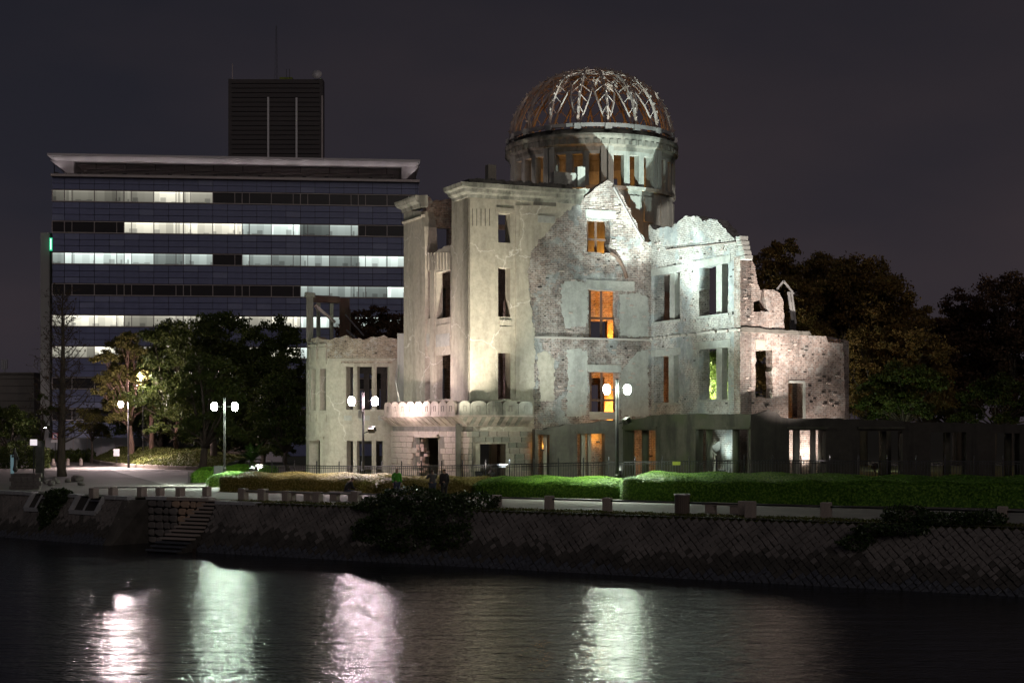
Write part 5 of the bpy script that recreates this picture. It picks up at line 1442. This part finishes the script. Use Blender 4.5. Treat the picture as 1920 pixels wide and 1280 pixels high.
shrub('hedge', 'dark low hedge behind the three small bollards', [((PX(100 + 18 * k, 178), 177, .7), (.75, .6, .75)) for k in range(5)], 3500, .11, 'leaf_dark', 'hedge')
shrub('hedge', 'dark hedge at the left edge behind the sculpture', [((PX(-30 + 26 * k, 150), 150, .9), (1.0, .8, 1.3)) for k in range(5)], 5000, .12, 'leaf_dark', 'hedge')
tr_('wide rust brown tree filling the gap between the tallest trees at the right', 1560, 158, (1440, 1680, 520, 810), 26, 15000, .26, 'leaf_autumn', 31, group=TRG, tr=.35)
tr_('broad brown tree behind the low wall, right of the end wall', 1660, 138, (1540, 1800, 590, 815), 26, 15000, .22, 'leaf_autumn', 32, group=TRG, tr=.3)
tr_('dark brown tree behind the thin crowned tree at the right', 1790, 165, (1660, 1920, 600, 820), 24, 11000, .25, 'leaf_red', 33, group=TRG, tr=.3)
tr_('tall brown tree between the side wall tree and the tallest one', 1535, 152, (1440, 1640, 462, 800), 30, 18000, .24, 'leaf_autumn', 38, group=TRG, tr=.35)
tr_('brown tree filling the gap left of the thin crowned tree', 1735, 160, (1650, 1840, 545, 815), 24, 12000, .25, 'leaf_autumn', 39, group=TRG, tr=.3)
tr_('dark tree low behind the ruined end wall', 1500, 150, (1400, 1620, 600, 820), 20, 10000, .24, 'leaf_dark', 34, group=TRG, tr=.3)
tr_('dark evergreen at the back between the golden tree and the lamp', 300, 172, (205, 400, 660, 850), 22, 12000, .24, 'leaf_dark', 35, group=TL, tr=.3)
tr_('dark evergreen at the back left of the curved wing', 450, 168, (380, 590, 640, 860), 22, 12000, .24, 'leaf_dark', 36, group=TL, tr=.3)
tr_('low spreading dark evergreen at the back over the pale site fence', 420, 160, (270, 560, 760, 872), 22, 9000, .2, 'leaf_dark', 37, group=TL, tr=.2)

# ================================================================ STREET FURNITURE
# iron fence round the ruin
fpts = [(PX(468, 103.6), 103.6), (PX(560, 102.6), 102.6), (PX(690, 101), 101), (PX(870, 96.6), 96.6), (PX(1150, 92.6), 92.6), (PX(1400, 90.2), 90.2), (PX(1650, 89.2), 89.2), (PX(1990, 88.4), 88.4)]
ftop = [1.45, 1.45, 1.42, 1.6, 1.88, 2.03, 2.02, 2.0]
fpath = Path(fpts)
def fz(s_):
    k = max(i for i in range(len(fpath.s)) if fpath.s[i] <= s_ + 1e-6); k = min(k, len(ftop) - 2)
    f = (s_ - fpath.s[k]) / (fpath.s[k + 1] - fpath.s[k]); return ftop[k] + (ftop[k + 1] - ftop[k]) * min(1, f)
fen = thing('iron_fence', 'black iron picket fence between the hedges and the ruin', 'fence', (*fpath.at(fpath.len / 2), .4))
npst = int(fpath.len / 1.55); picks = []
postm = MB().box(-.035, .035, -.035, .035, -1.35, .12); postm.lathe((0, 0, .12), [(.05, 0), (.03, .06), (.045, .1), (.005, .2)], 6); postm = postm.mesh('post', 'fence_iron')
pickm = MB().tube([(0, 0, -1.25), (0, 0, -.02)], .017, 5).mesh('picket', 'fence_iron')
for k in range(npst + 1):
    s_ = fpath.len * k / npst; q = fpath.at(s_); link('post', postm, None, fen, Matrix.Translation((q.x, q.y, fz(s_))))
    if k < npst:
        s2 = fpath.len * (k + 1) / npst; q2 = fpath.at(s2)
        for dz in (-.02, -.16, -1.15): MB().bar((q.x, q.y, fz(s_) + dz), (q2.x, q2.y, fz(s2) + dz), .045, .06 if dz == -.02 else .04).build('rail', 'fence_iron', fen)
        for j in range(1, 10): picks.append(s_ + (s2 - s_) * j / 10)
picks = [p for p in picks]; keep = picks[-300:]; rest = picks[:-300]
for s_ in keep: q = fpath.at(s_); link('picket', pickm, None, fen, Matrix.Translation((q.x, q.y, fz(s_))))
mb = MB()
for s_ in rest: q = fpath.at(s_); mb.tube([(q.x, q.y, fz(s_) - 1.25), (q.x, q.y, fz(s_) - .02)], .017, 5)
mb.build('pickets', 'fence_iron', fen)['kind'] = 'stuff'
nb_ = MB(); a = P(1268, 868, 90.9); nb_.box(a.x - .22, a.x + .22, a.y - .12, a.y - .09, a.z - .1, a.z + .1); nb_.build('notice_plate', 'sign_yellowgreen', fen)

# stone posts with pipe rails along the river
def railing(label, pos, rails=True, sz=.75, w=.4):
    th = thing('riverside_railing', label, 'railing', pos[0]); prev = None
    for k, p in enumerate(pos):
        hgt = sz + random.uniform(-.05, .05); ww = w * random.uniform(.9, 1.12)
        piece('stone_post', 'granite', th, (p[0], p[1], p[2] + hgt / 2 - .08), U if label.find('left of') < 0 else DL, (ww, ww * .9, hgt), bev=.04)
        if prev is not None and rails:
            MB().tube([(prev[0], prev[1], prev[2] + .5), (p[0], p[1], p[2] + .5)], .045, 8).build('rail', 'dark_steel' if 'right' in label else 'pale_steel', th, True)
        prev = p
railing('stone posts and dark pipe rail along the river to the right of the big shrub', [BB(x, 1.75, 0) for x in (930, 1030, 1139, 1276, 1395, 1549, 1710, 1880, 2050)])
railing('stone posts and pale pipe rail between the boat stairs and the big shrub', [BB(x, 1.75, 0) for x in (456, 493, 537, 596, 668, 735)], sz=.68)
railing('stone posts and pale pipe rail left of the boat stairs', [tuple(G(x, y)) for x, y in ((176, 931), (212, 930), (266, 930), (300, 930), (338, 930), (388, 930))], sz=.6, w=.42)
piece('bollard', 'granite', None, G(1407, 969) + Vector((0, 0, .33)), U, (.4, .4, .72), bev=.04)
tag(bpy.context.scene.objects['bollard'], 'squat granite block standing against the thickest riverside post', 'stone block')

def bench(label, c_, d_, L_=2.0, backing=False):
    th = thing('stone_bench', label, 'bench', c_, 'stone benches on the promenade'); n_ = Vector((-d_.y, d_.x)).normalized()
    piece('seat', 'granite', th, (c_[0], c_[1], .42), d_, (L_, .5, .12), bev=.03)
    for f in (-.32, .32): piece('leg', 'granite', th, (c_[0] + d_.x * f * L_, c_[1] + d_.y * f * L_, .18), d_, (.42, .4, .36), bev=.03)
bench('stone bench left of the seated person', G(562, 938), U, 1.9); b2c = G(645, 938.5); bench('stone bench under the seated person', b2c, U, 1.9); bench('stone bench right of the litter bin', G(1356, 962), U, 1.9)
bc = G(1279, 963)
bn = thing('litter_bin', 'round slatted litter bin with a bright metal rim by the railing', 'litter bin', bc)
MB().lathe(bc, [(.27, .04), (.27, .8)], 16).build('liner', 'dark_steel', bn)
for k in range(22):
    a = 2 * math.pi * k / 22; piece('slat', 'wood_slat', bn, (bc.x + .32 * math.cos(a), bc.y + .32 * math.sin(a), .43), (-math.sin(a), math.cos(a)), (.065, .03, .8))
mb = MB(); mb.lathe(bc, [(.30, .82), (.36, .82), (.37, .86), (.36, .9), (.30, .9)], 20); mb.build('rim', 'pale_steel', bn)

# twin street lamps
emit('lamp_pink', (1, .78, .84), 400); emit('lamp_green', (.84, 1, .80), 400); emit('lamp_green_soft', (.80, 1, .80), 400); emit('lamp_white', (1, .80, .80), 2000); emit('lamp_far', (1, .86, .88), 300); emit('lamp_mid', (1, .82, .86), 2400)
def street_lamp(label, px, Y, zt, half, mat, bz=0, r_=.07, single=False, ang=0, tall=.5, hr=.20, down=0, dcol=(1, 1, 1)):
    x = PX(px, Y); th = thing('street_lamp', label, 'street lamp', (x, Y, bz), 'lit street lamps')
    mb = MB(); mb.tube([(x, Y, bz - .1), (x, Y, bz + 1.2), (x, Y, bz + 1.25), (x, Y, zt + tall)], [r_ * 1.5, r_ * 1.4, r_, r_ * .85], 10); mb.lathe((x, Y, zt + tall), [(r_ * 1.1, 0), (r_ * 1.1, .06), (.01, .12)], 8); mb.build('pole', 'dark_steel', th)
    d_ = Vector((math.cos(ang), math.sin(ang), 0))
    for sg in ((1, -1) if not single else (-1,)):
        c_ = Vector((x, Y, zt)) + d_ * sg * half
        MB().bar((x, Y, zt), c_ - d_ * sg * .1, .06, .06).build('arm', 'dark_steel', th)
        hd = empty('lamp_head', th, c_)
        if down: spot('reflector_light', hd, c_ + Vector((0, 0, -.3)), c_ + Vector((0, -.25, -2)), down, dcol, 112, .5, .15)
        for s2 in (-1, 1):
            mb = MB(); mb.lathe(c_ + Vector((0, 0, s2 * .025)), [(hr * .95, s2 * .0), (hr * 1.0, s2 * .06), (hr * .85, s2 * .17), (hr * .5, s2 * .24)], 8); recalc(mb.build('globe_half', mat, hd))
        MB().lathe(c_, [(hr * 1.04, -.022), (hr * 1.04, .022)], 8).build('band', 'dark_steel', hd)
        MB().lathe(c_ + Vector((0, 0, .265)), [(hr * .52, 0), (hr * .3, .04), (.02, .08)], 8).build('cap', 'dark_steel', hd)
    return th, Vector((x, Y, zt))
l1, p1 = street_lamp('tallest lit twin street lamp, in front of the gable wall', 1157, 89.5, PZ(730, 89.5), .60, 'lamp_green', r_=.105, ang=.25, down=2300, dcol=(.90, 1, .80))
l2, p2 = street_lamp('pinkish lit twin street lamp in front of the curved wing', 681, 99.0, PZ(752, 99), .72, 'lamp_pink', r_=.085, down=3000, dcol=(1, .84, .8))
l3, p3 = street_lamp('greenish lit twin street lamp, leftmost twin, above the green hedges', 421, 105.2, PZ(762, 105.2), .68, 'lamp_green_soft', r_=.075, down=3200, dcol=(.84, 1, .82))
l4, p4 = street_lamp('single lit path lamp under the golden tree', 241, 152, PZ(758, 152), .75, 'lamp_white', r_=.08, single=True, tall=.15, hr=.22, down=13000, dcol=(1, .82, .78))
l5, p5 = street_lamp('lit lamp among the dark trees above and right of the path lamp', 268, 162, PZ(708, 162), .3, 'lamp_mid', r_=.05, single=True, tall=.1, hr=.14)
l6, p6 = street_lamp('low lit lamp at the left beside the office stair core', 92, 196, PZ(798, 196), .5, 'lamp_far', r_=.06, single=True, tall=.1, hr=.17)
l7, p7 = street_lamp('distant white lamp low behind the trees right of the end wall', 1603, 172, PZ(750, 172), .25, 'lamp_far', r_=.06, single=True, tall=.1, hr=.26)
l8, p8 = street_lamp('small distant lamp low in the right-hand trees', 1772, 176, PZ(770, 176), .25, 'lamp_far', r_=.05, single=True, tall=.1, hr=.09)
# control box and projector on the lamp poles
piece('control_box', 'coping', l2, (p2.x - .18, p2.y - .05, PZ(776, 99)), (1, 0), (.22, .2, .5))

emit('flood_glass_warm', (1, .93, .78), 2); emit('flood_glass_cool', (.85, 1, .95), 5); emit('flood_glass_pink', (1, .82, .8), 3)
def floodlight(label, loc, target, mat, beams, parent=None, mount=None):
    loc = Vector(loc); dv_ = (Vector(target) - loc).normalized()
    th = thing('floodlight', label, 'floodlight', loc, 'floodlights aimed at the ruin')
    M = Matrix.Translation(loc) @ dv_.to_track_quat('Z', 'Y').to_matrix().to_4x4()
    mb = MB(); mb.box(-.2, .2, -.15, .15, -.16, .1); mb.box(-.23, .23, -.18, .18, .08, .12); link('housing', mb.mesh('housing', 'dark_steel'), None, th, M)
    mb = MB(); mb.face([(-.18, -.13, .125), (.18, -.13, .125), (.18, .13, .125), (-.18, .13, .125)]); link('glass', mb.mesh('glass', mat), None, th, M)
    mb = MB()
    if mount: mb.bar(loc - dv_ * .1, Vector(mount), .06, .06)
    else: mb.bar(loc - dv_ * .1, Vector((loc.x, loc.y, loc.z - .45)), .08, .08); mb.obox((loc.x, loc.y), (1, 0), (0, 1), loc.z - .6, loc.z - .45, .22, .18)
    mb.build('bracket', 'dark_steel', th)
    for tg, pw, col, sz, bl in beams: spot('beam', th, loc + dv_ * .2, tg, pw, col, sz, bl, .18)
    return th
WARM = (1, .92, .77); COOL = (.82, 1, .94); PINK = (1, .80, .74)
# 1: warm flood on the lawn in front of the entrance corner
fl1 = P(898, 893, 94.3); fl1.z = 1.1
floodlight('warm floodlight on the lawn below the entrance corner', fl1, FZ(1.0, 0, 11), 'flood_glass_warm', [(FZ(-.2, 0, 11.0), 17000, WARM, 50, 1.0), (FZ(.5, 0, 8), 1000, WARM, 100, 1.0)])
# 2: pinkish projector on the middle lamp pole
c_ = Vector((p2.x + .55, p2.y - .1, PZ(805, 99)))
floodlight('tilted projector clamped to the pinkish twin lamp pole', c_, FR(-1, -6).to_3d() + Vector((0, 0, 9)), 'flood_glass_pink', [(FR(0, -6).to_3d() + Vector((0, 0, 9)), 3600, PINK, 75, .9)], mount=(p2.x, p2.y, PZ(812, 99)))
# 3: flood behind the left hedge for the curved wing
floodlight('floodlight at the left end of the iron fence', (PX(476, 103.0), 103.0, 1.15), (cw.x - 1.5, cw.y - RW, 5.5), 'flood_glass_warm', [((cw.x - 1.5, cw.y - RW, 5.0), 2600, (1, .93, .80), 74, .9)])
# 4: main cool flood beside it, raking the gable and square onto the side wall
fl4 = Vector((-1.2, 94.9, 1.15))
floodlight('cool white floodlight on the lawn right of the warm one', fl4, FZ(P_D, 8, 15), 'flood_glass_cool', [(FZ(P_D, 10.5, 17.0), 42000, COOL, 46, .95), (FZ(11, 0, 12), 8500, (.9, 1, .97), 50, 1.0)])
c_ = Vector((p1.x + .55, p1.y + .1, PZ(788, 89.5)))
floodlight('projector clamped to the tallest twin lamp pole', c_, FZ(P_D + 3, s_end, 11), 'flood_glass_pink', [(FZ(9, 0, 11), 2600, (.9, 1, .98), 60, .9), ((DC.x + 2.2, DC.y - 5, 22.0), 5500, COOL, 30, .6)], mount=(p1.x, p1.y, PZ(795, 89.5)))
# 5: white floods inside, behind the low wall
floodlight('white floodlight seen through the second low opening', (PX(1352, 96.3), 96.3, 1.2), FZ(P_D, 9, 10), 'flood_glass_cool', [(FZ(P_D, 8.5, 9), 350, COOL, 90, .8)])
floodlight('floodlight hidden behind the low wall below the brick end wall', (*FR(P_D + 4.5, s_end + 1.3), 1.0), FZ(P_D + 4.0, s_end, 9), 'flood_glass_pink', [(FZ(P_D + 4.0, s_end - .2, 7.0), 1100, (1, .87, .78), 130, .8)])
# 5b: floods behind the right hedge: cool on drum and dome, pinkish on the end wall
f5 = Vector((10.8, 89.2, .95))
floodlight('cool floodlight behind the right hedge aimed at the dome', f5, (DC.x + 2, DC.y - 4, 25), 'flood_glass_cool', [((DC.x + 1.6, DC.y - 3.0, 26.4), 66000, COOL, 22, .4)])
f6 = Vector((17.6, 87.4, .95))
floodlight('pinkish floodlight behind the right hedge aimed at the end wall', f6, FZ(P_D + 2.5, s_end, 12), 'flood_glass_pink', [(FZ(P_D + 2.0, s_end, 12.0), 21000, (1, .90, .82), 54, .9)])
floodlight('small unseen floodlight added to brighten the first low opening', (*FR(9.6, 1.9), .9), FZ(10.4, .3, 3), 'flood_glass_cool', [(FZ(10.6, .1, 2.6), 160, COOL, 130, .8)])  # extra unseen flood, added only to brighten this opening
# 6: lamp lighting the garden tree behind
floodlight('garden floodlight under the bright green tree', (PX(1335, 124.5), 124.5, 4.2), (PX(1350, 128), 128, 8.5), 'flood_glass_warm', [((PX(1350, 128), 128, 8), 10000, (1, .97, .8), 120, .8)])
floodlight('garden floodlight behind the low wall at the right', (PX(1640, 121), 121, .9), (PX(1740, 128), 128, 6), 'flood_glass_cool', [((PX(1740, 130), 130, 5), 900, (.8, 1, .75), 120, .8)])

# utility box, signs, monument
ub = G(413, 883); piece('utility_box', 'grey_cloth', None, (PX(412, 112), 112, .62), (1, 0), (.75, .45, 1.1), bev=.02)
tag(scene.objects['utility_box'], 'small pale utility cabinet by the leftmost twin lamp pole', 'cabinet')
def signboard(name, label, c_, w, h, mat, post=True, tilt=0):
    th = thing(name, label, 'sign', (c_[0], c_[1], 0))
    if post: MB().bar((c_[0], c_[1] + .05, 0), (c_[0], c_[1] + .05, c_[2]), .07, .07).build('post', 'dark_steel', th)
    piece('board', mat, th, c_, (1, tilt), (w, .05, h)); return th
sb = signboard('notice_sign', 'white notice board standing on the planted mound', P(218.5, 848, 158), .58, .72, 'white_board')
ws = signboard('pictogram_sign', 'square sign with a red border and a blue figure beside the bare tree', P(103.5, 817, 172), .62, .62, 'sign_red')
wc = P(103.5, 817, 172); piece('field', 'white_board', ws, wc + Vector((0, -.035, 0)), (1, 0), (.48, .03, .48)); piece('figure', 'sign_blue', ws, wc + Vector((0, -.06, -.05)), (1, 0), (.13, .03, .26)); piece('figure_head', 'sign_blue', ws, wc + Vector((0, -.06, .13)), (1, 0), (.12, .03, .1))
piece('caption_plate', 'white_board', ws, wc + Vector((.0, 0, -.55)), (1, 0), (.9, .05, .3))
mo = thing('memorial_stone', 'dark round-topped memorial slab with a white sheet on its left', 'monument', (PX(74, 112), 112, 0))
pr = [(PX(66, 112), 0), (PX(80, 112), 0)] + [((PX(66, 112) + PX(80, 112)) / 2 + .26 * math.cos(a), PZ(834, 112) + .3 * math.sin(a)) for a in np.linspace(0, math.pi, 9)]
prism([Vector((x, 112, z)) for x, z in pr], (0, .4, 0), 'bronze', 'slab', mo)
emit('lightbox', (1, .9, .95), .75)
c_ = P(63, 829, 111.7); lbx = signboard('lightbox_sign', 'bright tilted white sign left of the memorial slab', (c_.x, c_.y, c_.z), .48, .42, 'lightbox')
for k in range(3):
    q = G((100, 127.5, 152)[k], (872.5, 872.5, 872.5)[k]); mb = MB(); mb.lathe(q, [(.22, 0), (.2, .1), (.13, .66), (.06, .72)], 10); o = mb.build('bollard', 'granite', None, True)
    tag(o, ('short tapered bollard left of the bare tree trunk', 'short tapered bollard just right of the bare tree trunk', 'short tapered bollard nearest the planted mound')[k], 'bollard', 'bollards across the plaza')
# stone wall with sculpture at the left edge
wl = thing('low_stone_wall', 'low block wall at the left edge carrying the sculpture', 'wall', (PX(40, 99.5), 99.5, 0))
for j in range(4):
    for i in range(5):
        piece('block', 'revetment_stone', wl, (PX(18, 99.5) + .2 + i * .38 + (j % 2) * .1, 99.5, .12 + j * .26), (1, .15), (.36, .5, .24), bev=.04)
sc_t = thing('sculpture', 'small dark bronze figure beside a pale glass panel on the left wall', 'sculpture', (PX(30, 99.5), 99.5, 1.06))
def skinfig(name, joints, edges, rads, mat, parent, sub=2):
    me = bpy.data.meshes.new(name); me.from_pydata([tuple(j) for j in joints], edges, []); me.materials.append(MATS[mat])
    o = bpy.data.objects.new(name, me); C.objects.link(o); WM[o.name] = Matrix.Identity(4)
    md_ = o.modifiers.new('skin', 'SKIN'); md_.use_smooth_shade = True
    for k, v in enumerate(me.skin_vertices[0].data): v.radius = (rads[k], rads[k]) if not hasattr(rads[k], '__len__') else rads[k]; v.use_root = (k == 0)
    s_ = o.modifiers.new('sub', 'SUBSURF'); s_.levels = sub; s_.render_levels = sub
    place(o, parent); return o
b0 = Vector((PX(30, 99.5), 99.3, 1.06))
skinfig('figure', [b0 + Vector(v) for v in ((0, 0, .55), (0, 0, .02), (.02, 0, .95), (.0, 0, 1.15), (-.03, -.02, 1.42), (.02, 0, 1.55), (-.16, -.08, .9), (-.1, -.15, 1.1), (.18, 0, .95), (.25, -.1, .75))], [(0, 1), (0, 2), (2, 3), (3, 4), (4, 5), (3, 6), (6, 7), (3, 8), (8, 9)], [.15, .2, .14, .12, .09, .08, .06, .04, .06, .04], 'bronze', sc_t)
m_, t_, bb = newmat('glass_panel'); bb.inputs['Base Color'].default_value = (.35, .55, .6, 1); bb.inputs['Roughness'].default_value = .1; bb.inputs['Emission Color'].default_value = (.5, .85, .95, 1); bb.inputs['Emission Strength'].default_value = .12  # faint blue emission stands in for light falling on the panel
piece('glass_panel', 'glass_panel', sc_t, P(23, 870, 99.2), (1, 0), (.2, .06, 1.15))
# garden rocks and boxes by the bare tree
rk = random.Random(3)
for k, (px, py, s_) in enumerate(((86, 905, .35), (96, 908, .45), (104, 905, .6), (128, 902, .35), (145, 900, .7), (152, 908, .4))):
    c_ = G(px, py + 2); bm = bmesh.new(); bmesh.ops.create_icosphere(bm, subdivisions=2, radius=s_ * .6)
    for v in bm.verts: v.co *= 1 + .22 * math.sin(v.co.x * 9 + k) * math.cos(v.co.y * 7) + rk.uniform(-.08, .08); v.co.z = max(-.1, v.co.z * .8)
    me = bpy.data.meshes.new('rock'); bm.to_mesh(me); bm.free(); o = link('rock', me, 'revetment_stone', None, Matrix.Translation((c_.x, c_.y, .12)))
    tag(o, ('small', 'rounded', 'largest pale', 'low', 'tall dark', 'flat')[k] + ' garden rock ' + ('leftmost by the ivy', 'second from the left by the ivy', 'in front of the bare tree trunk', 'at the right foot of the bare tree', 'right of the bare tree at the plaza edge', 'nearest the left railing')[k], 'rock', 'garden rocks at the bare tree')

# ================================================================ PEOPLE
def person(label, base, facing, parts):
    """skinned figures: body + clothes; joints in local metres, x = right, y = forward"""
    th = thing('person', label, 'person', base)
    ca, sa = math.cos(facing), math.sin(facing); base = Vector(base)
    def W(v): return base + Vector((v[0] * ca - v[1] * sa, v[0] * sa + v[1] * ca, v[2]))
    for nm, js, es, rs, mt in parts: skinfig(nm, [W(v) for v in js], es, rs, mt, th)
    return th
def standing(top, bottom, hairm='hair', stride=.0, lean=0, arm='down', hh=1.0):
    z = lambda v: v * hh
    body = [(0, 0, z(.95)), (0, lean * .5, z(1.22)), (0, lean, z(1.42)), (0, lean + .01, z(1.5)), (0, lean + .03, z(1.60)), (0, lean + .02, z(1.70)),
            (.1, 0, z(.9)), (.11, stride * .6 + .02, z(.5)), (.11, stride * 1.0 - .04, z(.08)), (.12, stride + .12, z(.03)), (-.1, 0, z(.9)), (-.11, -stride * .3 + .02, z(.5)), (-.11, -stride - .04, z(.08)), (-.12, -stride + .12, z(.03)),
            (.19, lean, z(1.38)), (.23, lean - .02, z(1.12)), (.23, lean + .08, z(.9)), (-.19, lean, z(1.38)), (-.23, lean - .02, z(1.12)), (-.23, lean + .08, z(.9))]
    if arm == 'up': body[15] = (.24, lean + .18, z(1.22)); body[16] = (.1, lean + .34, z(1.42)); body[18] = (-.24, lean + .18, z(1.22)); body[19] = (-.1, lean + .34, z(1.42))
    E = [(0, 1), (1, 2), (2, 3), (3, 4), (4, 5), (0, 6), (6, 7), (7, 8), (8, 9), (0, 10), (10, 11), (11, 12), (12, 13), (2, 14), (14, 15), (15, 16), (2, 17), (17, 18), (18, 19)]
    rr_ = [.13, .13, .11, .055, .095, .075, .085, .06, .042, .04, .085, .06, .042, .04, .06, .045, .032, .06, .045, .032]
    hands = []
    for i, sg in ((16, 1), (19, -1)):
        h0 = Vector(body[i]); fd = Vector((0, .04, .07)) if arm == 'up' else Vector((0, .02, -.08))
        b_i = len(body)
        for f in range(4): body.append(tuple(h0 + fd + Vector((sg * (-.028 + .019 * f), .01 * f, -.004 * (f - 1.5) ** 2)))); E.append((i, b_i + f)); rr_.append(.0095)
        body.append(tuple(h0 + fd * .5 + Vector((-sg * .045, .02, 0)))); E.append((i, b_i + 4)); rr_.append(.011)
    jk = [(0, 0, z(.9)), (0, lean * .5, z(1.2)), (0, lean, z(1.43)), (.2, lean, z(1.38)), body[15], tuple(Vector(body[15]).lerp(Vector(body[16]), .85)), (-.2, lean, z(1.38)), body[18], tuple(Vector(body[18]).lerp(Vector(body[19]), .85))]
    jk_e = [(0, 1), (1, 2), (2, 3), (3, 4), (4, 5), (2, 6), (6, 7), (7, 8)]; jk_r = [(.19, .14), (.18, .145), (.13, .11), .085, .065, .05, .085, .065, .05]
    tr_j = [(0, 0, z(.95))] + [body[k] for k in (6, 7, 8, 10, 11, 12)]; tr_e = [(0, 1), (1, 2), (2, 3), (0, 4), (4, 5), (5, 6)]; tr_r = [.15, .11, .08, .065, .11, .08, .065]
    hr_ = [(0, lean + .005, z(1.645)), (0, lean - .03, z(1.58))]
    return [('body', body, E, rr_, 'skin'), ('jacket', jk, jk_e, jk_r, top), ('trousers', tr_j, tr_e, tr_r, bottom), ('hair', hr_, [(0, 1)], [.108, .095], hairm)]
person('person in a bright green jacket standing on the promenade behind the shrub', G(744, 938), R(200), standing('green_cloth', 'denim', stride=.08))
person('person in a grey jacket raising a camera, left of the couple by the hedge', G(811, 941), R(25), standing('grey_cloth', 'denim', arm='up'))
person('person in dark clothes at the right of the couple by the hedge', G(833, 941), R(35), standing('dark_cloth', 'dark_cloth', arm='down', hh=1.02))
# seated person leaning forward on the bench, facing right
sz_ = .48
sj = [(0, 0, .58), (0, .10, .82), (0, .26, 1.02), (0, .32, 1.10), (0, .40, 1.17), (0, .42, 1.26), (.1, .08, .55), (.12, .48, .52), (.12, .50, .1), (.12, .64, .04), (-.1, .08, .55), (-.12, .48, .52), (-.12, .46, .1), (-.12, .6, .04), (.19, .24, 1.0), (.24, .3, .76), (.1, .52, .66), (-.19, .24, 1.0), (-.24, .3, .76), (-.06, .54, .66)]
SE = [(0, 1), (1, 2), (2, 3), (3, 4), (4, 5), (0, 6), (6, 7), (7, 8), (8, 9), (0, 10), (10, 11), (11, 12), (12, 13), (2, 14), (14, 15), (15, 16), (2, 17), (17, 18), (18, 19)]
SR = [.13, .13, .11, .055, .095, .075, .085, .06, .042, .04, .085, .06, .042, .04, .06, .045, .032, .06, .045, .032]
for i, sg in ((16, 1), (19, -1)):
    b_i = len(sj)
    for f in range(4): sj.append((sj[i][0] + sg * (-.028 + .019 * f), sj[i][1] + .08, sj[i][2] - .02)); SE.append((i, b_i + f)); SR.append(.0095)
    sj.append((sj[i][0] - sg * .045, sj[i][1] + .04, sj[i][2] + .01)); SE.append((i, b_i + 4)); SR.append(.011)
sjk = [(0, 0, .56), (0, .10, .82), (0, .25, 1.02), (.2, .24, 1.0), sj[15], (.13, .47, .68), (-.2, .24, 1.0), sj[18], (-.1, .48, .68)]
stn = [(0, 0, .58)] + [sj[k] for k in (6, 7, 8, 10, 11, 12)]
person('person in dark clothes sitting hunched forward on the stone bench', (b2c.x + .1, b2c.y, -.04), R(-65), [('body', sj, SE, SR, 'skin'), ('jacket', sjk, [(0, 1), (1, 2), (2, 3), (3, 4), (4, 5), (2, 6), (6, 7), (7, 8)], [(.18, .14), (.18, .15), (.13, .11), .085, .065, .05, .085, .065, .05], 'dark_cloth'), ('trousers', stn, [(0, 1), (1, 2), (2, 3), (0, 4), (4, 5), (5, 6)], [.15, .11, .085, .065, .11, .085, .065], 'denim'), ('hair', [(0, .385, 1.215), (0, .34, 1.17)], [(0, 1)], [.108, .095], 'hair')])
